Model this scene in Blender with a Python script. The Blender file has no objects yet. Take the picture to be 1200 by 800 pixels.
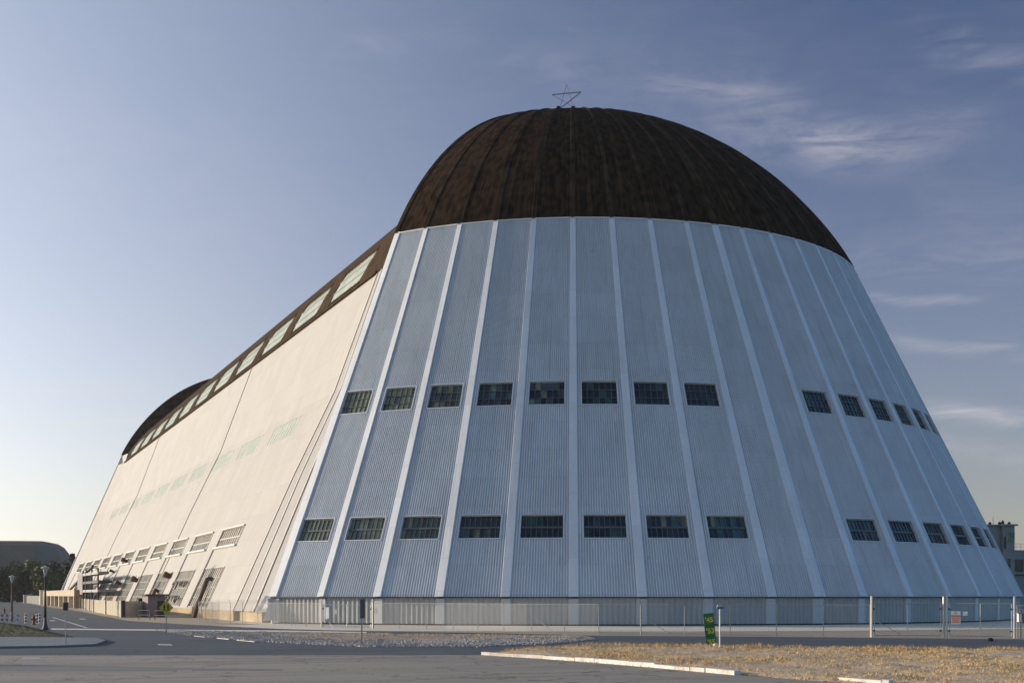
import bpy, math, random
from mathutils import Vector, noise
random.seed(7)
D = bpy.data
scene = bpy.context.scene
col = scene.collection
R = math.radians
PI = math.pi

# ------------------------------------------------------------------ camera
F, CX, CY, CZ, YAW, HY = 1606.42, -76.388, -165.074, 2.813, 0.38993, 696.99
camd = D.cameras.new("camera"); cam = D.objects.new("camera", camd); col.objects.link(cam)
cam.location = (CX, CY, CZ); cam.rotation_euler = (PI/2, 0, -YAW)
camd.sensor_width = 36; camd.lens = F/1200*36
camd.shift_y = (HY-400)/1200
camd.clip_start = 0.5; camd.clip_end = 12000
scene.camera = cam

def at(px, py, x0=None, y0=None, z0=0.0):
    """point where the sight line of a photo pixel meets the plane x=x0, y=y0 or z=z0 (used to survey the place)"""
    a = (px-600)/F; b = (HY-py)/F
    s, c = math.sin(YAW), math.cos(YAW)
    dx, dy, dz = s+a*c, c-a*s, b
    if x0 is not None: t = (x0-CX)/dx
    elif y0 is not None: t = (y0-CY)/dy
    else: t = (z0-CZ)/dz
    return Vector((CX+dx*t, CY+dy*t, CZ+dz*t))
def deptht(p):
    return (p[0]-CX)*math.sin(YAW)+(p[1]-CY)*math.cos(YAW)

# ------------------------------------------------------------------ materials
M = {}
def newmat(name):
    m = D.materials.new(name); m.use_nodes = True
    nt = m.node_tree; nt.nodes.clear()
    out = nt.nodes.new('ShaderNodeOutputMaterial'); bs = nt.nodes.new('ShaderNodeBsdfPrincipled')
    nt.links.new(bs.outputs[0], out.inputs[0]); M[name] = m
    return m, nt, bs
def N(nt, t, **k):
    n = nt.nodes.new(t)
    for a, b in k.items(): setattr(n, a, b)
    return n
def noise_tex(nt, vec, scale, detail=4, rough=.55, mapscale=None, dist=0):
    if mapscale:
        mp = N(nt, 'ShaderNodeMapping'); mp.inputs['Scale'].default_value = mapscale
        nt.links.new(vec, mp.inputs[0]); vec = mp.outputs[0]
    n = N(nt, 'ShaderNodeTexNoise'); n.inputs['Scale'].default_value = scale
    n.inputs['Detail'].default_value = detail; n.inputs['Roughness'].default_value = rough
    n.inputs['Distortion'].default_value = dist
    nt.links.new(vec, n.inputs['Vector'])
    return n.outputs[0]
def ramp(nt, fac, stops):
    r = N(nt, 'ShaderNodeValToRGB'); nt.links.new(fac, r.inputs[0])
    el = r.color_ramp.elements
    while len(el) < len(stops): el.new(.5)
    for e, (p, c) in zip(el, stops):
        e.position = p; e.color = (c[0], c[1], c[2], 1) if not isinstance(c, (int, float)) else (c, c, c, 1)
    return r.outputs[0]
def mix(nt, fac, a, b, mode='MIX'):
    m = N(nt, 'ShaderNodeMix', data_type='RGBA', blend_type=mode)
    for s, v in ((0, fac), (6, a), (7, b)):
        if isinstance(v, (int, float)): m.inputs[s].default_value = v
        elif isinstance(v, tuple): m.inputs[s].default_value = (*v, 1)
        else: nt.links.new(v, m.inputs[s])
    return m.outputs[2]
def bump(nt, bs, h, strength=.3, dist=.05):
    b = N(nt, 'ShaderNodeBump'); b.inputs['Strength'].default_value = strength; b.inputs['Distance'].default_value = dist
    nt.links.new(h, b.inputs['Height']); nt.links.new(b.outputs[0], bs.inputs['Normal'])
def coord(nt, kind='Object'):
    return N(nt, 'ShaderNodeTexCoord').outputs[kind]

def simple(name, c, rough=.7, var=.15, scale=1.5, metal=0, spec=.4, bumps=0):
    m, nt, bs = newmat(name)
    v = coord(nt)
    n = noise_tex(nt, v, scale, 5)
    lo = tuple(x*(1-var) for x in c); hi = tuple(min(1, x*(1+var)) for x in c)
    nt.links.new(ramp(nt, n, [(.3, lo), (.7, hi)]), bs.inputs['Base Color'])
    bs.inputs['Roughness'].default_value = rough; bs.inputs['Metallic'].default_value = metal
    bs.inputs['Specular IOR Level'].default_value = spec
    if bumps: bump(nt, bs, noise_tex(nt, v, scale*6, 4), bumps, .03)
    return m

# weathered white cladding of the doors; UV = metres round / metres up
def cladding(name, c, dirt, tilt=.0):
    m, nt, bs = newmat(name)
    uv = coord(nt, 'UV')
    big = noise_tex(nt, uv, .12, 5, .6)
    streak = noise_tex(nt, uv, 1.0, 5, .65, (3.5, .07, 1))
    fine = noise_tex(nt, uv, 1.0, 3, .6, (9, .6, 1))
    sheet = noise_tex(nt, uv, 1.0, 0, .5, (1.0, .34, 1))
    f = mix(nt, .5, ramp(nt, big, [(.32, 0.), (.68, 1.)]), ramp(nt, streak, [(.3, 0.), (.66, 1.)]))
    base = mix(nt, f, dirt, c)
    base = mix(nt, .35, base, ramp(nt, fine, [(.3, tuple(x*.78 for x in c)), (.6, c)]))
    base = mix(nt, .2, base, ramp(nt, sheet, [(.4, tuple(x*.85 for x in c)), (.6, c)]))
    drip = noise_tex(nt, uv, 1.0, 3, .55, (2.2, .05, 1), .3)
    base = mix(nt, ramp(nt, drip, [(.62, 0.), (.74, .5)]), base, (c[0]*.62, c[1]*.58, c[2]*.52))
    patch = N(nt, 'ShaderNodeTexBrick'); patch.inputs['Scale'].default_value = 1; patch.inputs['Brick Width'].default_value = 3.2; patch.inputs['Row Height'].default_value = 3.1
    patch.inputs['Mortar Size'].default_value = .02; patch.inputs['Color1'].default_value = (.9, .9, .9, 1); patch.inputs['Color2'].default_value = (1, 1, 1, 1); patch.inputs['Mortar'].default_value = (.78, .78, .78, 1); nt.links.new(uv, patch.inputs['Vector'])
    base = mix(nt, .75, base, patch.outputs['Color'], 'MULTIPLY')
    spots = noise_tex(nt, uv, .9, 3, .5)
    base = mix(nt, ramp(nt, spots, [(.72, 0.), (.76, .55)]), base, tuple(x*.7 for x in dirt))
    nt.links.new(base, bs.inputs['Base Color'])
    bs.inputs['Roughness'].default_value = .62; bs.inputs['Specular IOR Level'].default_value = .3
    # lap joints of the metal sheets every three metres and dents
    br = N(nt, 'ShaderNodeTexBrick'); br.inputs['Scale'].default_value = 1
    br.inputs['Brick Width'].default_value = 1.6; br.inputs['Row Height'].default_value = 3.1
    br.inputs['Mortar Size'].default_value = .03; nt.links.new(uv, br.inputs['Vector'])
    h = mix(nt, .5, br.outputs['Fac'], noise_tex(nt, uv, .8, 4, .6))
    bump(nt, bs, h, .5, .07)
    return m
cladding('door_white', (.67, .71, .735), (.49, .525, .545))
cladding('rib_white', (.73, .765, .785), (.61, .64, .66))
cladding('skirt_grey', (.47, .49, .48), (.35, .365, .36))
cladding('wall_white', (.45, .425, .385), (.39, .365, .325))
cladding('strip_shaded', (.40, .385, .36), (.34, .325, .30))  # darkened wall paint: shade of the canted strips put into the colour
cladding('rib_lit', (.54, .51, .46), (.49, .46, .42))  # lightened wall paint: sunlight on the cover ribs put into the colour
simple('mullion_pale', (.42, .41, .36), .6, .1, 2)
# tarred roof with rust-coloured streaks
def tar(name, dark, light, rust):
    m, nt, bs = newmat(name)
    uv = coord(nt, 'UV')
    a = noise_tex(nt, uv, 1.0, 6, .76, (4.0, .13, 1))
    b = noise_tex(nt, uv, .35, 5, .6)
    c = noise_tex(nt, uv, 1.0, 4, .6, (.5, .03, 1))
    sh = noise_tex(nt, uv, 1.0, 0, .5, (.9, .8, 1))
    base = mix(nt, ramp(nt, a, [(.4, 0.), (.62, 1.)]), dark, light)
    base = mix(nt, ramp(nt, c, [(.56, 0.), (.7, .6)]), base, rust)
    base = mix(nt, ramp(nt, b, [(.35, .5), (.6, 0.)]), base, tuple(x*.6 for x in dark))
    base = mix(nt, .3, base, ramp(nt, sh, [(.4, tuple(x*.5 for x in dark)), (.6, light)]))
    nt.links.new(base, bs.inputs['Base Color'])
    bs.inputs['Roughness'].default_value = .95; bs.inputs['Specular IOR Level'].default_value = .04
    br = N(nt, 'ShaderNodeTexBrick'); br.inputs['Scale'].default_value = 1
    br.inputs['Brick Width'].default_value = 1.1; br.inputs['Row Height'].default_value = 2.2
    br.inputs['Mortar Size'].default_value = .03; nt.links.new(uv, br.inputs['Vector'])
    h = mix(nt, .5, br.outputs['Fac'], a)
    bump(nt, bs, h, .6, .08)
tar('roof_tar', (.006, .004, .003), (.062, .037, .019), (.15, .08, .038))
tar('rib_tar', (.02, .014, .009), (.09, .057, .033), (.20, .12, .065))
tar('main_roof_tar', (.045, .029, .018), (.08, .053, .031), (.2, .13, .08))

def glass(name, c, rough=.12, spec=.6, var=.35):
    m, nt, bs = newmat(name)
    v = coord(nt)
    n = noise_tex(nt, v, .8, 4)
    nt.links.new(ramp(nt, n, [(.35, tuple(x*(1-var*1.1) for x in c)), (.65, tuple(x*(1+var) for x in c))]), bs.inputs['Base Color'])
    bs.inputs['Roughness'].default_value = rough; bs.inputs['Specular IOR Level'].default_value = spec
    bump(nt, bs, noise_tex(nt, v, 1.3, 3), .12, .05)
glass('glass_dark', (.016, .032, .042), .12, .6)
glass('glass_green', (.035, .075, .07), .18, .5)
glass('glass_murky', (.17, .19, .13), .35, .4)  # murky glass, also used as painted sunlight on some door bays
glass('glass_aqua', (.05, .10, .11), .2, .5)
glass('glass_skylight', (.36, .41, .33), .35, .4, .08)
glass('glass_painted', (.37, .335, .27), .5, .3, .12)
glass('glass_mid', (.375, .40, .345), .5, .3, .05)
glass('glass_grey', (.30, .285, .25), .45, .3)
glass('glass_painted_green', (.41, .43, .37), .5, .3, .06)
glass('glass_teal', (.05, .16, .13), .1, .6)
simple('frame_white', (.62, .60, .55), .6, .12, 2)
simple('frame_dark', (.055, .05, .045), .5, .2, 2)
simple('mullion', (.10, .11, .11), .5, .2, 2)
simple('hole_dark', (.015, .014, .013), .9, .2, 1)
simple('rubber_dark', (.03, .03, .03), .8, .2, 2)
simple('rust', (.12, .07, .045), .8, .3, 3)
simple('galvanised', (.42, .42, .41), .45, .15, 6, metal=.6)
simple('post_grey', (.30, .29, .27), .6, .15, 5, metal=.2)
simple('wire_grey', (.20, .195, .18), .5, .1, 5, metal=.4)
simple('lamp_iron', (.06, .058, .055), .55, .2, 5)
simple('lamp_bronze', (.11, .075, .06), .6, .2, 5)  # added fill: unseen sky opposite the sun brightened for the shaded doors
simple('lamp_glass', (.42, .43, .44), .3, .08, 3)
simple('hydrant_red', (.18, .035, .03), .45, .15, 6)
simple('sign_white', (.78, .78, .76), .5, .04, 4)
simple('sign_red', (.72, .16, .09), .5, .08, 4)
simple('sign_salmon', (.78, .42, .30), .5, .06, 4)
simple('sign_yellow', (.55, .42, .03), .45, .08, 4)
simple('sign_black', (.02, .02, .02), .5, .1, 4)
simple('sign_green', (.02, .17, .04), .5, .15, 3)
simple('sign_green_dark', (.015, .07, .05), .5, .1, 3)
simple('print_yellow', (.62, .55, .05), .5, .1, 5)
simple('sign_blue', (.05, .12, .3), .5, .1, 3)
simple('bollard_white', (.7, .68, .64), .6, .08, 4)
simple('barrier_orange', (.32, .19, .15), .6, .15, 4)
simple('tan_slat', (.50, .45, .35), .75, .15, .8)
simple('tan_stucco', (.46, .38, .29), .85, .18, .7, bumps=.3)
simple('cream_post', (.68, .62, .48), .7, .1, 2)
simple('shed_grey', (.24, .20, .21), .7, .15, 1)
simple('concrete_block', (.30, .30, .285), .8, .16, .35, bumps=.2)
simple('far_hangar', (.135, .118, .10), .85, .18, .05)
simple('far_hangar_roof', (.20, .135, .10), .85, .1, .05)
simple('bark', (.09, .065, .045), .9, .3, 3)
def leafmat(name, c):
    m, nt, bs = newmat(name)
    v = coord(nt); n = noise_tex(nt, v, .6, 4)
    oi = N(nt, 'ShaderNodeObjectInfo')
    nt.links.new(ramp(nt, n, [(.3, tuple(x*.55 for x in c)), (.7, tuple(x*1.4 for x in c))]), bs.inputs['Base Color'])
    bs.inputs['Roughness'].default_value = .75; bs.inputs['Specular IOR Level'].default_value = .2
leafmat('leaf_dark', (.05, .06, .03)); leafmat('leaf_olive', (.10, .11, .045)); leafmat('leaf_rusty', (.07, .045, .025))
leafmat('grass_green', (.11, .12, .045))
def drygrass(name, cs):
    m, nt, bs = newmat(name)
    v = coord(nt)
    n = noise_tex(nt, v, 2.5, 3); n2 = noise_tex(nt, v, .35, 4)
    a = ramp(nt, n, [(.3, cs[0]), (.5, cs[1]), (.7, cs[2])])
    nt.links.new(mix(nt, ramp(nt, n2, [(.42, 0.), (.62, .75)]), a, cs[3]), bs.inputs['Base Color'])
    bs.inputs['Roughness'].default_value = .85; bs.inputs['Specular IOR Level'].default_value = .15
drygrass('dry_blade', [(.42, .26, .11), (.62, .42, .18), (.72, .53, .27), (.52, .36, .2)])

def groundmat(name, c1, c2, c3=None, fine=8., crack=0., blot=.25, rough=.9, bmp=.4, bdist=.02, spec=.3, stretch=None, tyre=False):
    m, nt, bs = newmat(name)
    v = coord(nt)
    a = noise_tex(nt, v, blot, 6, .6, stretch); b = noise_tex(nt, v, fine, 4, .7); e = noise_tex(nt, v, blot*.18, 4, .6)
    base = mix(nt, ramp(nt, a, [(.33, 0.), (.66, 1.)]), c1, c2)
    if c3: base = mix(nt, ramp(nt, e, [(.48, 0.), (.6, .8)]), base, c3)
    base = mix(nt, .35, base, ramp(nt, b, [(.3, tuple(x*.45 for x in c1)), (.7, tuple(min(1, x*1.6) for x in c2))]))
    if tyre:
        tw = noise_tex(nt, v, 1.0, 4, .6, (.03, .45, 1), .8); base = mix(nt, ramp(nt, tw, [(.5, 0.), (.62, .45)]), base, tuple(x*.6 for x in c1))
        sp = noise_tex(nt, v, .9, 3, .5); base = mix(nt, ramp(nt, sp, [(.66, 0.), (.72, .5)]), base, tuple(x*.4 for x in c1))
    if crack:
        vo = N(nt, 'ShaderNodeTexVoronoi', feature='DISTANCE_TO_EDGE'); vo.inputs['Scale'].default_value = .22
        wv = N(nt, 'ShaderNodeMix', data_type='VECTOR'); wv.inputs[0].default_value = .12
        nn = N(nt, 'ShaderNodeTexNoise'); nn.inputs['Scale'].default_value = .6; nn.inputs['Detail'].default_value = 5
        nt.links.new(v, nn.inputs['Vector'])
        sc = N(nt, 'ShaderNodeVectorMath', operation='SCALE'); sc.inputs['Scale'].default_value = 22
        nt.links.new(nn.outputs['Color'], sc.inputs[0])
        nt.links.new(v, wv.inputs[4]); nt.links.new(sc.outputs[0], wv.inputs[5]); nt.links.new(wv.outputs[1], vo.inputs['Vector'])
        base = mix(nt, ramp(nt, vo.outputs['Distance'], [(.004, crack), (.012, 0.)]), base, tuple(x*.3 for x in c1))
    nt.links.new(base, bs.inputs['Base Color'])
    bs.inputs['Roughness'].default_value = rough; bs.inputs['Specular IOR Level'].default_value = spec
    bump(nt, bs, b, bmp, bdist)
groundmat('m_ground', (.32, .27, .2), (.42, .35, .26), (.34, .26, .16), 3, 0, .1)
groundmat('m_apron', (.80, .68, .50), (.90, .78, .58), (.72, .61, .46), 4, .5, .2)
groundmat('m_road_light', (.31, .265, .215), (.37, .32, .26), (.26, .225, .185), 14, .75, .12, tyre=True)
groundmat('m_road_dark', (.058, .070, .085), (.085, .098, .112), (.11, .12, .125), 14, .6, .15, tyre=True)  # dark asphalt; the tone also paints the shade over its left stretch
groundmat('m_pavement', (.15, .165, .175), (.21, .225, .235), None, 6, .4, .3)
groundmat('m_dirt', (.30, .22, .15), (.48, .41, .33), (.34, .2, .12), 4, 0, .45, bmp=.8, bdist=.06, stretch=(.35, 1, 1))
groundmat('m_grass_floor', (.52, .36, .21), (.68, .49, .29), (.48, .36, .26), 3, 0, .5, bmp=.9, bdist=.08)
groundmat('m_lawn', (.07, .06, .03), (.12, .10, .05), (.15, .11, .06), 3, 0, .5, bmp=.8, bdist=.05)
groundmat('m_gravel', (.29, .275, .255), (.40, .385, .36), (.33, .28, .22), 12, 0, .5, bmp=.9, bdist=.05)
groundmat('m_curb', (.58, .54, .46), (.78, .73, .63), (.4, .34, .26), 6, .3, .9, bmp=.6)
groundmat('m_line', (.40, .40, .39), (.58, .57, .55), (.25, .25, .25), 8, 0, .8)
groundmat('m_plinth', (.36, .27, .16), (.46, .36, .23), (.2, .15, .1), 3, 0, .3)
groundmat('m_shade_and_repair', (.20, .18, .16), (.25, .225, .20), None, 14, 0, .3)

# ------------------------------------------------------------------ mesh helpers
class MB:
    def __init__(s): s.v = []; s.f = []; s.uv = []; s.mi = []
    def vert(s, p, uv=(0, 0)):
        s.v.append(tuple(p)); s.uv.append(uv); return len(s.v)-1
    def face(s, idx, mi=0): s.f.append(idx); s.mi.append(mi)
    def quad(s, a, b, c, d, mi=0, uvs=None):
        ids = [s.vert(p, uvs[i] if uvs else (p[0]+p[1], p[2])) for i, p in enumerate((a, b, c, d))]
        s.face(ids, mi)
    def bar(s, p, q, w, h=None, up=(0, 0, 1), mi=0, w2=None, h2=None):
        p = Vector(p); q = Vector(q); h = w if h is None else h
        d = (q-p).normalized(); u = Vector(up)
        if abs(d.dot(u)) > .98: u = Vector((1, 0, 0))
        x = d.cross(u).normalized(); y = x.cross(d).normalized()
        w2 = w if w2 is None else w2; h2 = h if h2 is None else h2
        i = [s.vert(c+x*a*ww/2+y*b*hh/2, (a*ww/2, t)) for c, ww, hh, t in ((p, w, h, 0), (q, w2, h2, (q-p).length)) for a, b in ((-1, -1), (1, -1), (1, 1), (-1, 1))]
        for k in range(4): s.face([i[k], i[(k+1) % 4], i[4+(k+1) % 4], i[4+k]], mi)
        s.face([i[3], i[2], i[1], i[0]], mi); s.face(i[4:], mi)
    def box(s, x0, x1, y0, y1, z0, z1, mi=0):
        s.bar(((x0+x1)/2, (y0+y1)/2, z0), ((x0+x1)/2, (y0+y1)/2, z1), 1, 1, mi=mi) if False else None
        i = [s.vert((x, y, z), (x+y, z)) for z in (z0, z1) for x, y in ((x0, y0), (x1, y0), (x1, y1), (x0, y1))]
        for k in range(4): s.face([i[k], i[(k+1) % 4], i[4+(k+1) % 4], i[4+k]], mi)
        s.face([i[3], i[2], i[1], i[0]], mi); s.face(i[4:], mi)
    def lathe(s, prof, c=(0, 0, 0), n=14, mi=0):
        rings = []
        for r, z in prof:
            rings.append([s.vert((c[0]+r*math.cos(2*PI*k/n), c[1]+r*math.sin(2*PI*k/n), c[2]+z), (k/n, z)) for k in range(n)])
        for a, b in zip(rings, rings[1:]):
            for k in range(n): s.face([a[k], a[(k+1) % n], b[(k+1) % n], b[k]], mi)
        s.face(rings[0][::-1], mi); s.face(rings[-1], mi)
    def tube(s, pts, r, n=8, mi=0):
        for a, b in zip(pts, pts[1:]):
            a = Vector(a); b = Vector(b); d = (b-a).normalized(); u = Vector((0, 0, 1)) if abs(d.z) < .95 else Vector((1, 0, 0))
            x = d.cross(u).normalized(); y = x.cross(d)
            A = [s.vert(a+(x*math.cos(2*PI*k/n)+y*math.sin(2*PI*k/n))*r) for k in range(n)]
            B = [s.vert(b+(x*math.cos(2*PI*k/n)+y*math.sin(2*PI*k/n))*r) for k in range(n)]
            for k in range(n): s.face([A[k], A[(k+1) % n], B[(k+1) % n], B[k]], mi)
            s.face(A[::-1], mi); s.face(B, mi)
    def build(s, name, mats, parent=None, smooth=False):
        me = D.meshes.new(name)
        me.from_pydata(s.v, [], s.f)
        if not isinstance(mats, (list, tuple)): mats = [mats]
        for m in mats: me.materials.append(M[m] if isinstance(m, str) else m)
        me.polygons.foreach_set('material_index', s.mi)
        ul = me.uv_layers.new(name='UVMap')
        data = []
        for lp in me.loops: data += s.uv[lp.vertex_index]
        ul.data.foreach_set('uv', data)
        if smooth: me.polygons.foreach_set('use_smooth', [True]*len(me.polygons))
        me.update()
        o = D.objects.new(name, me); col.objects.link(o)
        if parent is not None: o.parent = parent
        return o
def empty(name, loc=(0, 0, 0), rz=0, parent=None):
    o = D.objects.new(name, None); col.objects.link(o); o.location = loc; o.rotation_euler = (0, 0, rz)
    if parent is not None: o.parent = parent
    return o
def tag(o, label=None, cat=None, group=None, kind=None):
    if label: o['label'] = label
    if cat: o['category'] = cat
    if group: o['group'] = group
    if kind: o['kind'] = kind
    return o
def copy_tree(o, parent=None):
    c = o.copy(); col.objects.link(c)
    if parent is not None: c.parent = parent
    for ch in [x for x in D.objects if x.parent == o]: copy_tree(ch, c)
    return c
def lerp(a, b, t): return a+(b-a)*t
def interp(x, pts):
    for (a, b), (c, d) in zip(pts, pts[1:]):
        if x <= c: return b+(d-b)*(x-a)/(c-a)
    return pts[-1][1]

def window(name, parent, P, nc, nr, frame_w, glasses, fm='frame_white', mm='mullion', mw=.06, depth=.3, proud=.07, rnd=None, thick=None, sill=False, outn=None, broken=0.):
    """P(s,t,off): point on the opening, s,t in 0..1, off metres outwards. One mesh: frame, mullions, panes."""
    b = MB()
    mats = [fm, mm]+glasses+['hole_dark']
    n = (P(.5, .5, 1)-P(.5, .5, 0)).normalized()
    def rail(a, c, w, h, off, mi):
        b.bar(a+n*off, c+n*off, w, h, up=n, mi=mi)
    A, B_, C_, D_ = P(0, 0, 0), P(1, 0, 0), P(1, 1, 0), P(0, 1, 0)
    o = (proud-depth)/2; hh = depth+proud
    for p, q in ((A, B_), (B_, C_), (C_, D_), (D_, A)): rail(p, q, frame_w, hh, o, 0)
    if sill:
        rail(A+(A-B_)*.02, B_+(B_-A)*.02, frame_w*1.6, .35, .12, 0); rail(D_+(D_-C_)*.02, C_+(C_-D_)*.02, frame_w*1.3, .28, .1, 0)
    g = -depth*.6
    for i in range(1, nc): rail(P(i/nc, 0, 0), P(i/nc, 1, 0), mw, .08 if depth > .1 else .02, g+(.05 if depth > .1 else .014), 1)
    for j in range(1, nr):
        k = thick if (thick and j*2 == nr) or (thick and nr == 2) else mw
        rail(P(0, j/nr, 0), P(1, j/nr, 0), k, .1 if depth > .1 else .022, g+(.06 if depth > .1 else .015), 1)
    for i in range(nc):
        for j in range(nr):
            r_ = random.random()
            mi = 2+int(random.random()**1.6*len(glasses)) if len(glasses) > 1 else 2
            if random.random() < broken: mi = 2+len(glasses)
            e = [random.uniform(-.012, .012)*(1 if depth > .1 else .1) for _ in range(4)]
            b.quad(P(i/nc, j/nr, g+e[0]), P((i+1)/nc, j/nr, g+e[1]), P((i+1)/nc, (j+1)/nr, g+e[2]), P(i/nc, (j+1)/nr, g+e[3]), mi)
    return b.build(name, mats, parent)

# ================================================================== THE HANGAR
RB, RT, ZB, ZT, HP = 56.0, 36.72, 2.62, 42.69, 64.76
YF = 219.0                                   # rear pin; front pin at y = 0
SL = (RT-RB)/(ZT-2.9)
EDGE = [0, 5.3]+[5.3+6.45*k for k in range(1, 9)]      # degrees from the seam, nine bays a leaf
def cone_r(z): return RB+SL*(z-ZB)
def dome(t):
    P0, P1, P2, P3 = (RT, ZT), (RT-.01, ZT+.01), (26.0, HP), (0, HP)
    u = 1-t
    return tuple(u**3*P0[i]+3*t*u*u*P1[i]+3*t*t*u*P2[i]+t**3*P3[i] for i in (0, 1))
hangar = empty('airship_hangar', (0, 0, 0))
tag(hangar, 'gigantic white airship hangar with rounded clamshell doors and dark brown domed roof', 'hangar')

def leaf(side, far):
    ys = -1 if not far else 1; y0 = YF if far else 0
    def pol(r, a, z): return Vector((-side*r*math.sin(a), y0+ys*r*math.cos(a), z))
    leaf_e = empty('door_leaf', (0, 0, 0), parent=hangar)
    nh = math.cos(math.atan(-SL)); nv = math.sin(math.atan(-SL))
    def S(i, s, z, off=0., r=None):
        """point on bay i (flat chord between two ribs)"""
        a0, a1 = R(EDGE[i]), R(EDGE[i+1]); rr = cone_r(z) if r is None else r
        p = lerp(pol(rr, a0, z), pol(rr, a1, z), s)
        am = (a0+a1)/2
        n = Vector((-side*math.sin(am)*nh, ys*math.cos(am)*nh, nv))
        return p+n*off
    clad = MB(); skirt = MB()
    WS0, WS1 = .155, .845
    ZW = [(8.1, 10.42), (21.5, 24.05)]
    for i in range(9):
        nc = 24*4 if i else 20*4
        zs = [ZB, 8.1, 10.42, 21.5, 24.05, ZT]
        pat = [0, .115, .115, 0]
        ids = {}
        cols_ = [k for k in range(nc+1)]
        for k in cols_:
            for j, z in enumerate(zs):
                ids[k, j] = clad.vert(S(i, k/nc, z, pat[k % 4]), (i*6.45+k/nc*6.3, z*1.1))
        k0, k1 = round(nc*WS0), round(nc*WS1)
        for k in range(nc):
            for j in range(5):
                if i > 0 and j in (1, 3) and k0 <= k < k1: continue
                clad.face([ids[k, j], ids[k+1, j], ids[k+1, j+1], ids[k, j+1]])
        # skirt
        n2 = 12*4
        rsk = RB-.35
        for k in range(n2):
            q = []
            for kk in (k, k+1):
                for z in (.14, ZB-.06):
                    p = S(i, kk/n2, z, 0, rsk)
                    am = R((EDGE[i]+EDGE[i+1])/2)
                    p = p+Vector((-side*math.sin(am), ys*math.cos(am), 0))*pat[kk % 4]*.8
                    q.append((p, (i*6.45+kk/n2*6.3, z)))
            skirt.quad(q[0][0], q[2][0], q[3][0], q[1][0], 0, [q[0][1], q[2][1], q[3][1], q[1][1]])
        for z0_, z1_, r0_, r1_, mi in ((.0, .14, RB-.45, RB-.45, 1), (.14, .15, RB-.45, RB-.3, 1), (ZB-.05, ZB-.04, RB-.4, RB+.12, 1)):
            skirt.quad(S(i, 0, z0_, 0, r0_), S(i, 1, z0_, 0, r0_), S(i, 1, z1_, 0, r1_), S(i, 0, z1_, 0, r1_), mi)
    clad.build('door_cladding', 'door_white', leaf_e)
    skirt.build('skirt', ['skirt_grey', 'rubber_dark'], leaf_e)
    # ledge between skirt and cladding, coloured dark as a painted gap shadow, and flashing at the roof edge
    t = MB()
    for i in range(9):
        t.bar(S(i, 0, ZB-.02, .06), S(i, 1, ZB-.02, .06), .2, .08, up=(0, 0, 1), mi=0)
    t.build('drip_ledge', 'frame_dark', leaf_e)
    t = MB()
    for i in range(9): t.bar(S(i, 0, ZT, .1), S(i, 1, ZT, .1), .2, .13, up=(0, 0, 1))
    t.build('flashing', 'rib_white', leaf_e)
    # domed top
    d = MB(); NR = 44; NC = 5
    prof = [dome((j/NR)) for j in range(NR+1)]
    arc = [0]
    for a, b in zip(prof, prof[1:]): arc.append(arc[-1]+math.hypot(b[0]-a[0], b[1]-a[1]))
    for i in range(9):
        ids = {}
        for k in range(NC+1):
            for j, (r, z) in enumerate(prof):
                ids[k, j] = d.vert(S(i, k/NC, z, 0, r), (side*(i*6.45+k/NC*6.3)+far*171, arc[j]))
        for k in range(NC):
            for j in range(NR):
                d.face([ids[k, j], ids[k+1, j], ids[k+1, j+1], ids[k, j+1]])
    d.build('dome_roof', 'roof_tar', leaf_e)
    # ribs: angled-cheek covers along each bay joint
    for e, adeg in enumerate(EDGE):
        a = R(adeg)
        rad = Vector((-side*math.sin(a), ys*math.cos(a), 0)); tan = Vector((-side*math.cos(a), -ys*math.sin(a), 0))
        w = 1.0 if e != 9 else 1.3
        shift = 0
        if e == 0: w = .75; shift = .42; 
        if e == 9: shift = -.35
        rb = MB()
        def section(c, n, w, tw, h):
            c = c+tan*shift*min(1, w)
            sg = -1 if side == 1 else 1
            return [c-tan*w/2-n*.02, c-tan*w*(.5 if sg < 0 else -.32)+n*(h if sg < 0 else h), c+tan*w*(.5 if sg > 0 else -.32)*1+n*h, c+tan*w/2-n*.02] if False else ([c-tan*w/2-n*.02, c-tan*w*.44+n*h, c+tan*w*.40+n*max(h*.25, .125), c+tan*w/2-n*.02] if True else [])
        n = (rad*nh+Vector((0, 0, nv)))
        secs = []
        secs.append((section(rad*(RB-.35)+Vector((0, y0, .14)), rad, w, w*.9, .2), 0))
        secs.append((section(rad*(RB-.35)+Vector((0, y0, ZB-.12)), rad, w, w*.9, .2), 0))
        rb_sk = MB()
        L0 = [rb_sk.vert(p, (e, p.z)) for p in secs[0][0]]; L1 = [rb_sk.vert(p, (e, p.z)) for p in secs[1][0]]
        for k in range(3): rb_sk.face([L0[k], L0[k+1], L1[k+1], L1[k]])
        rows = []
        for z in (ZB, 12, 22, 32, ZT+.1):
            r_ = cone_r(z); f = lerp(1, .66, (z-ZB)/(ZT-ZB))
            rows.append([rb.vert(p, (e*6.45+k*.3, z)) for k, p in enumerate(section(rad*r_+Vector((0, y0, z)), n, w*f, .5*w*f, (.20 if e >= 6 or side == -1 else .12)*f+.04))])
        for A_, B2 in zip(rows, rows[1:]):
            for k in range(3): rb.face([A_[k], A_[k+1], B2[k+1], B2[k]])
        rb.face(rows[0][::-1])
        base = len(rb.v)
        o = rb.build('rib', 'rib_white', leaf_e)
        rb_sk.build('skirt_strip', 'skirt_light', leaf_e)
        rr = MB(); rows = []
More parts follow.
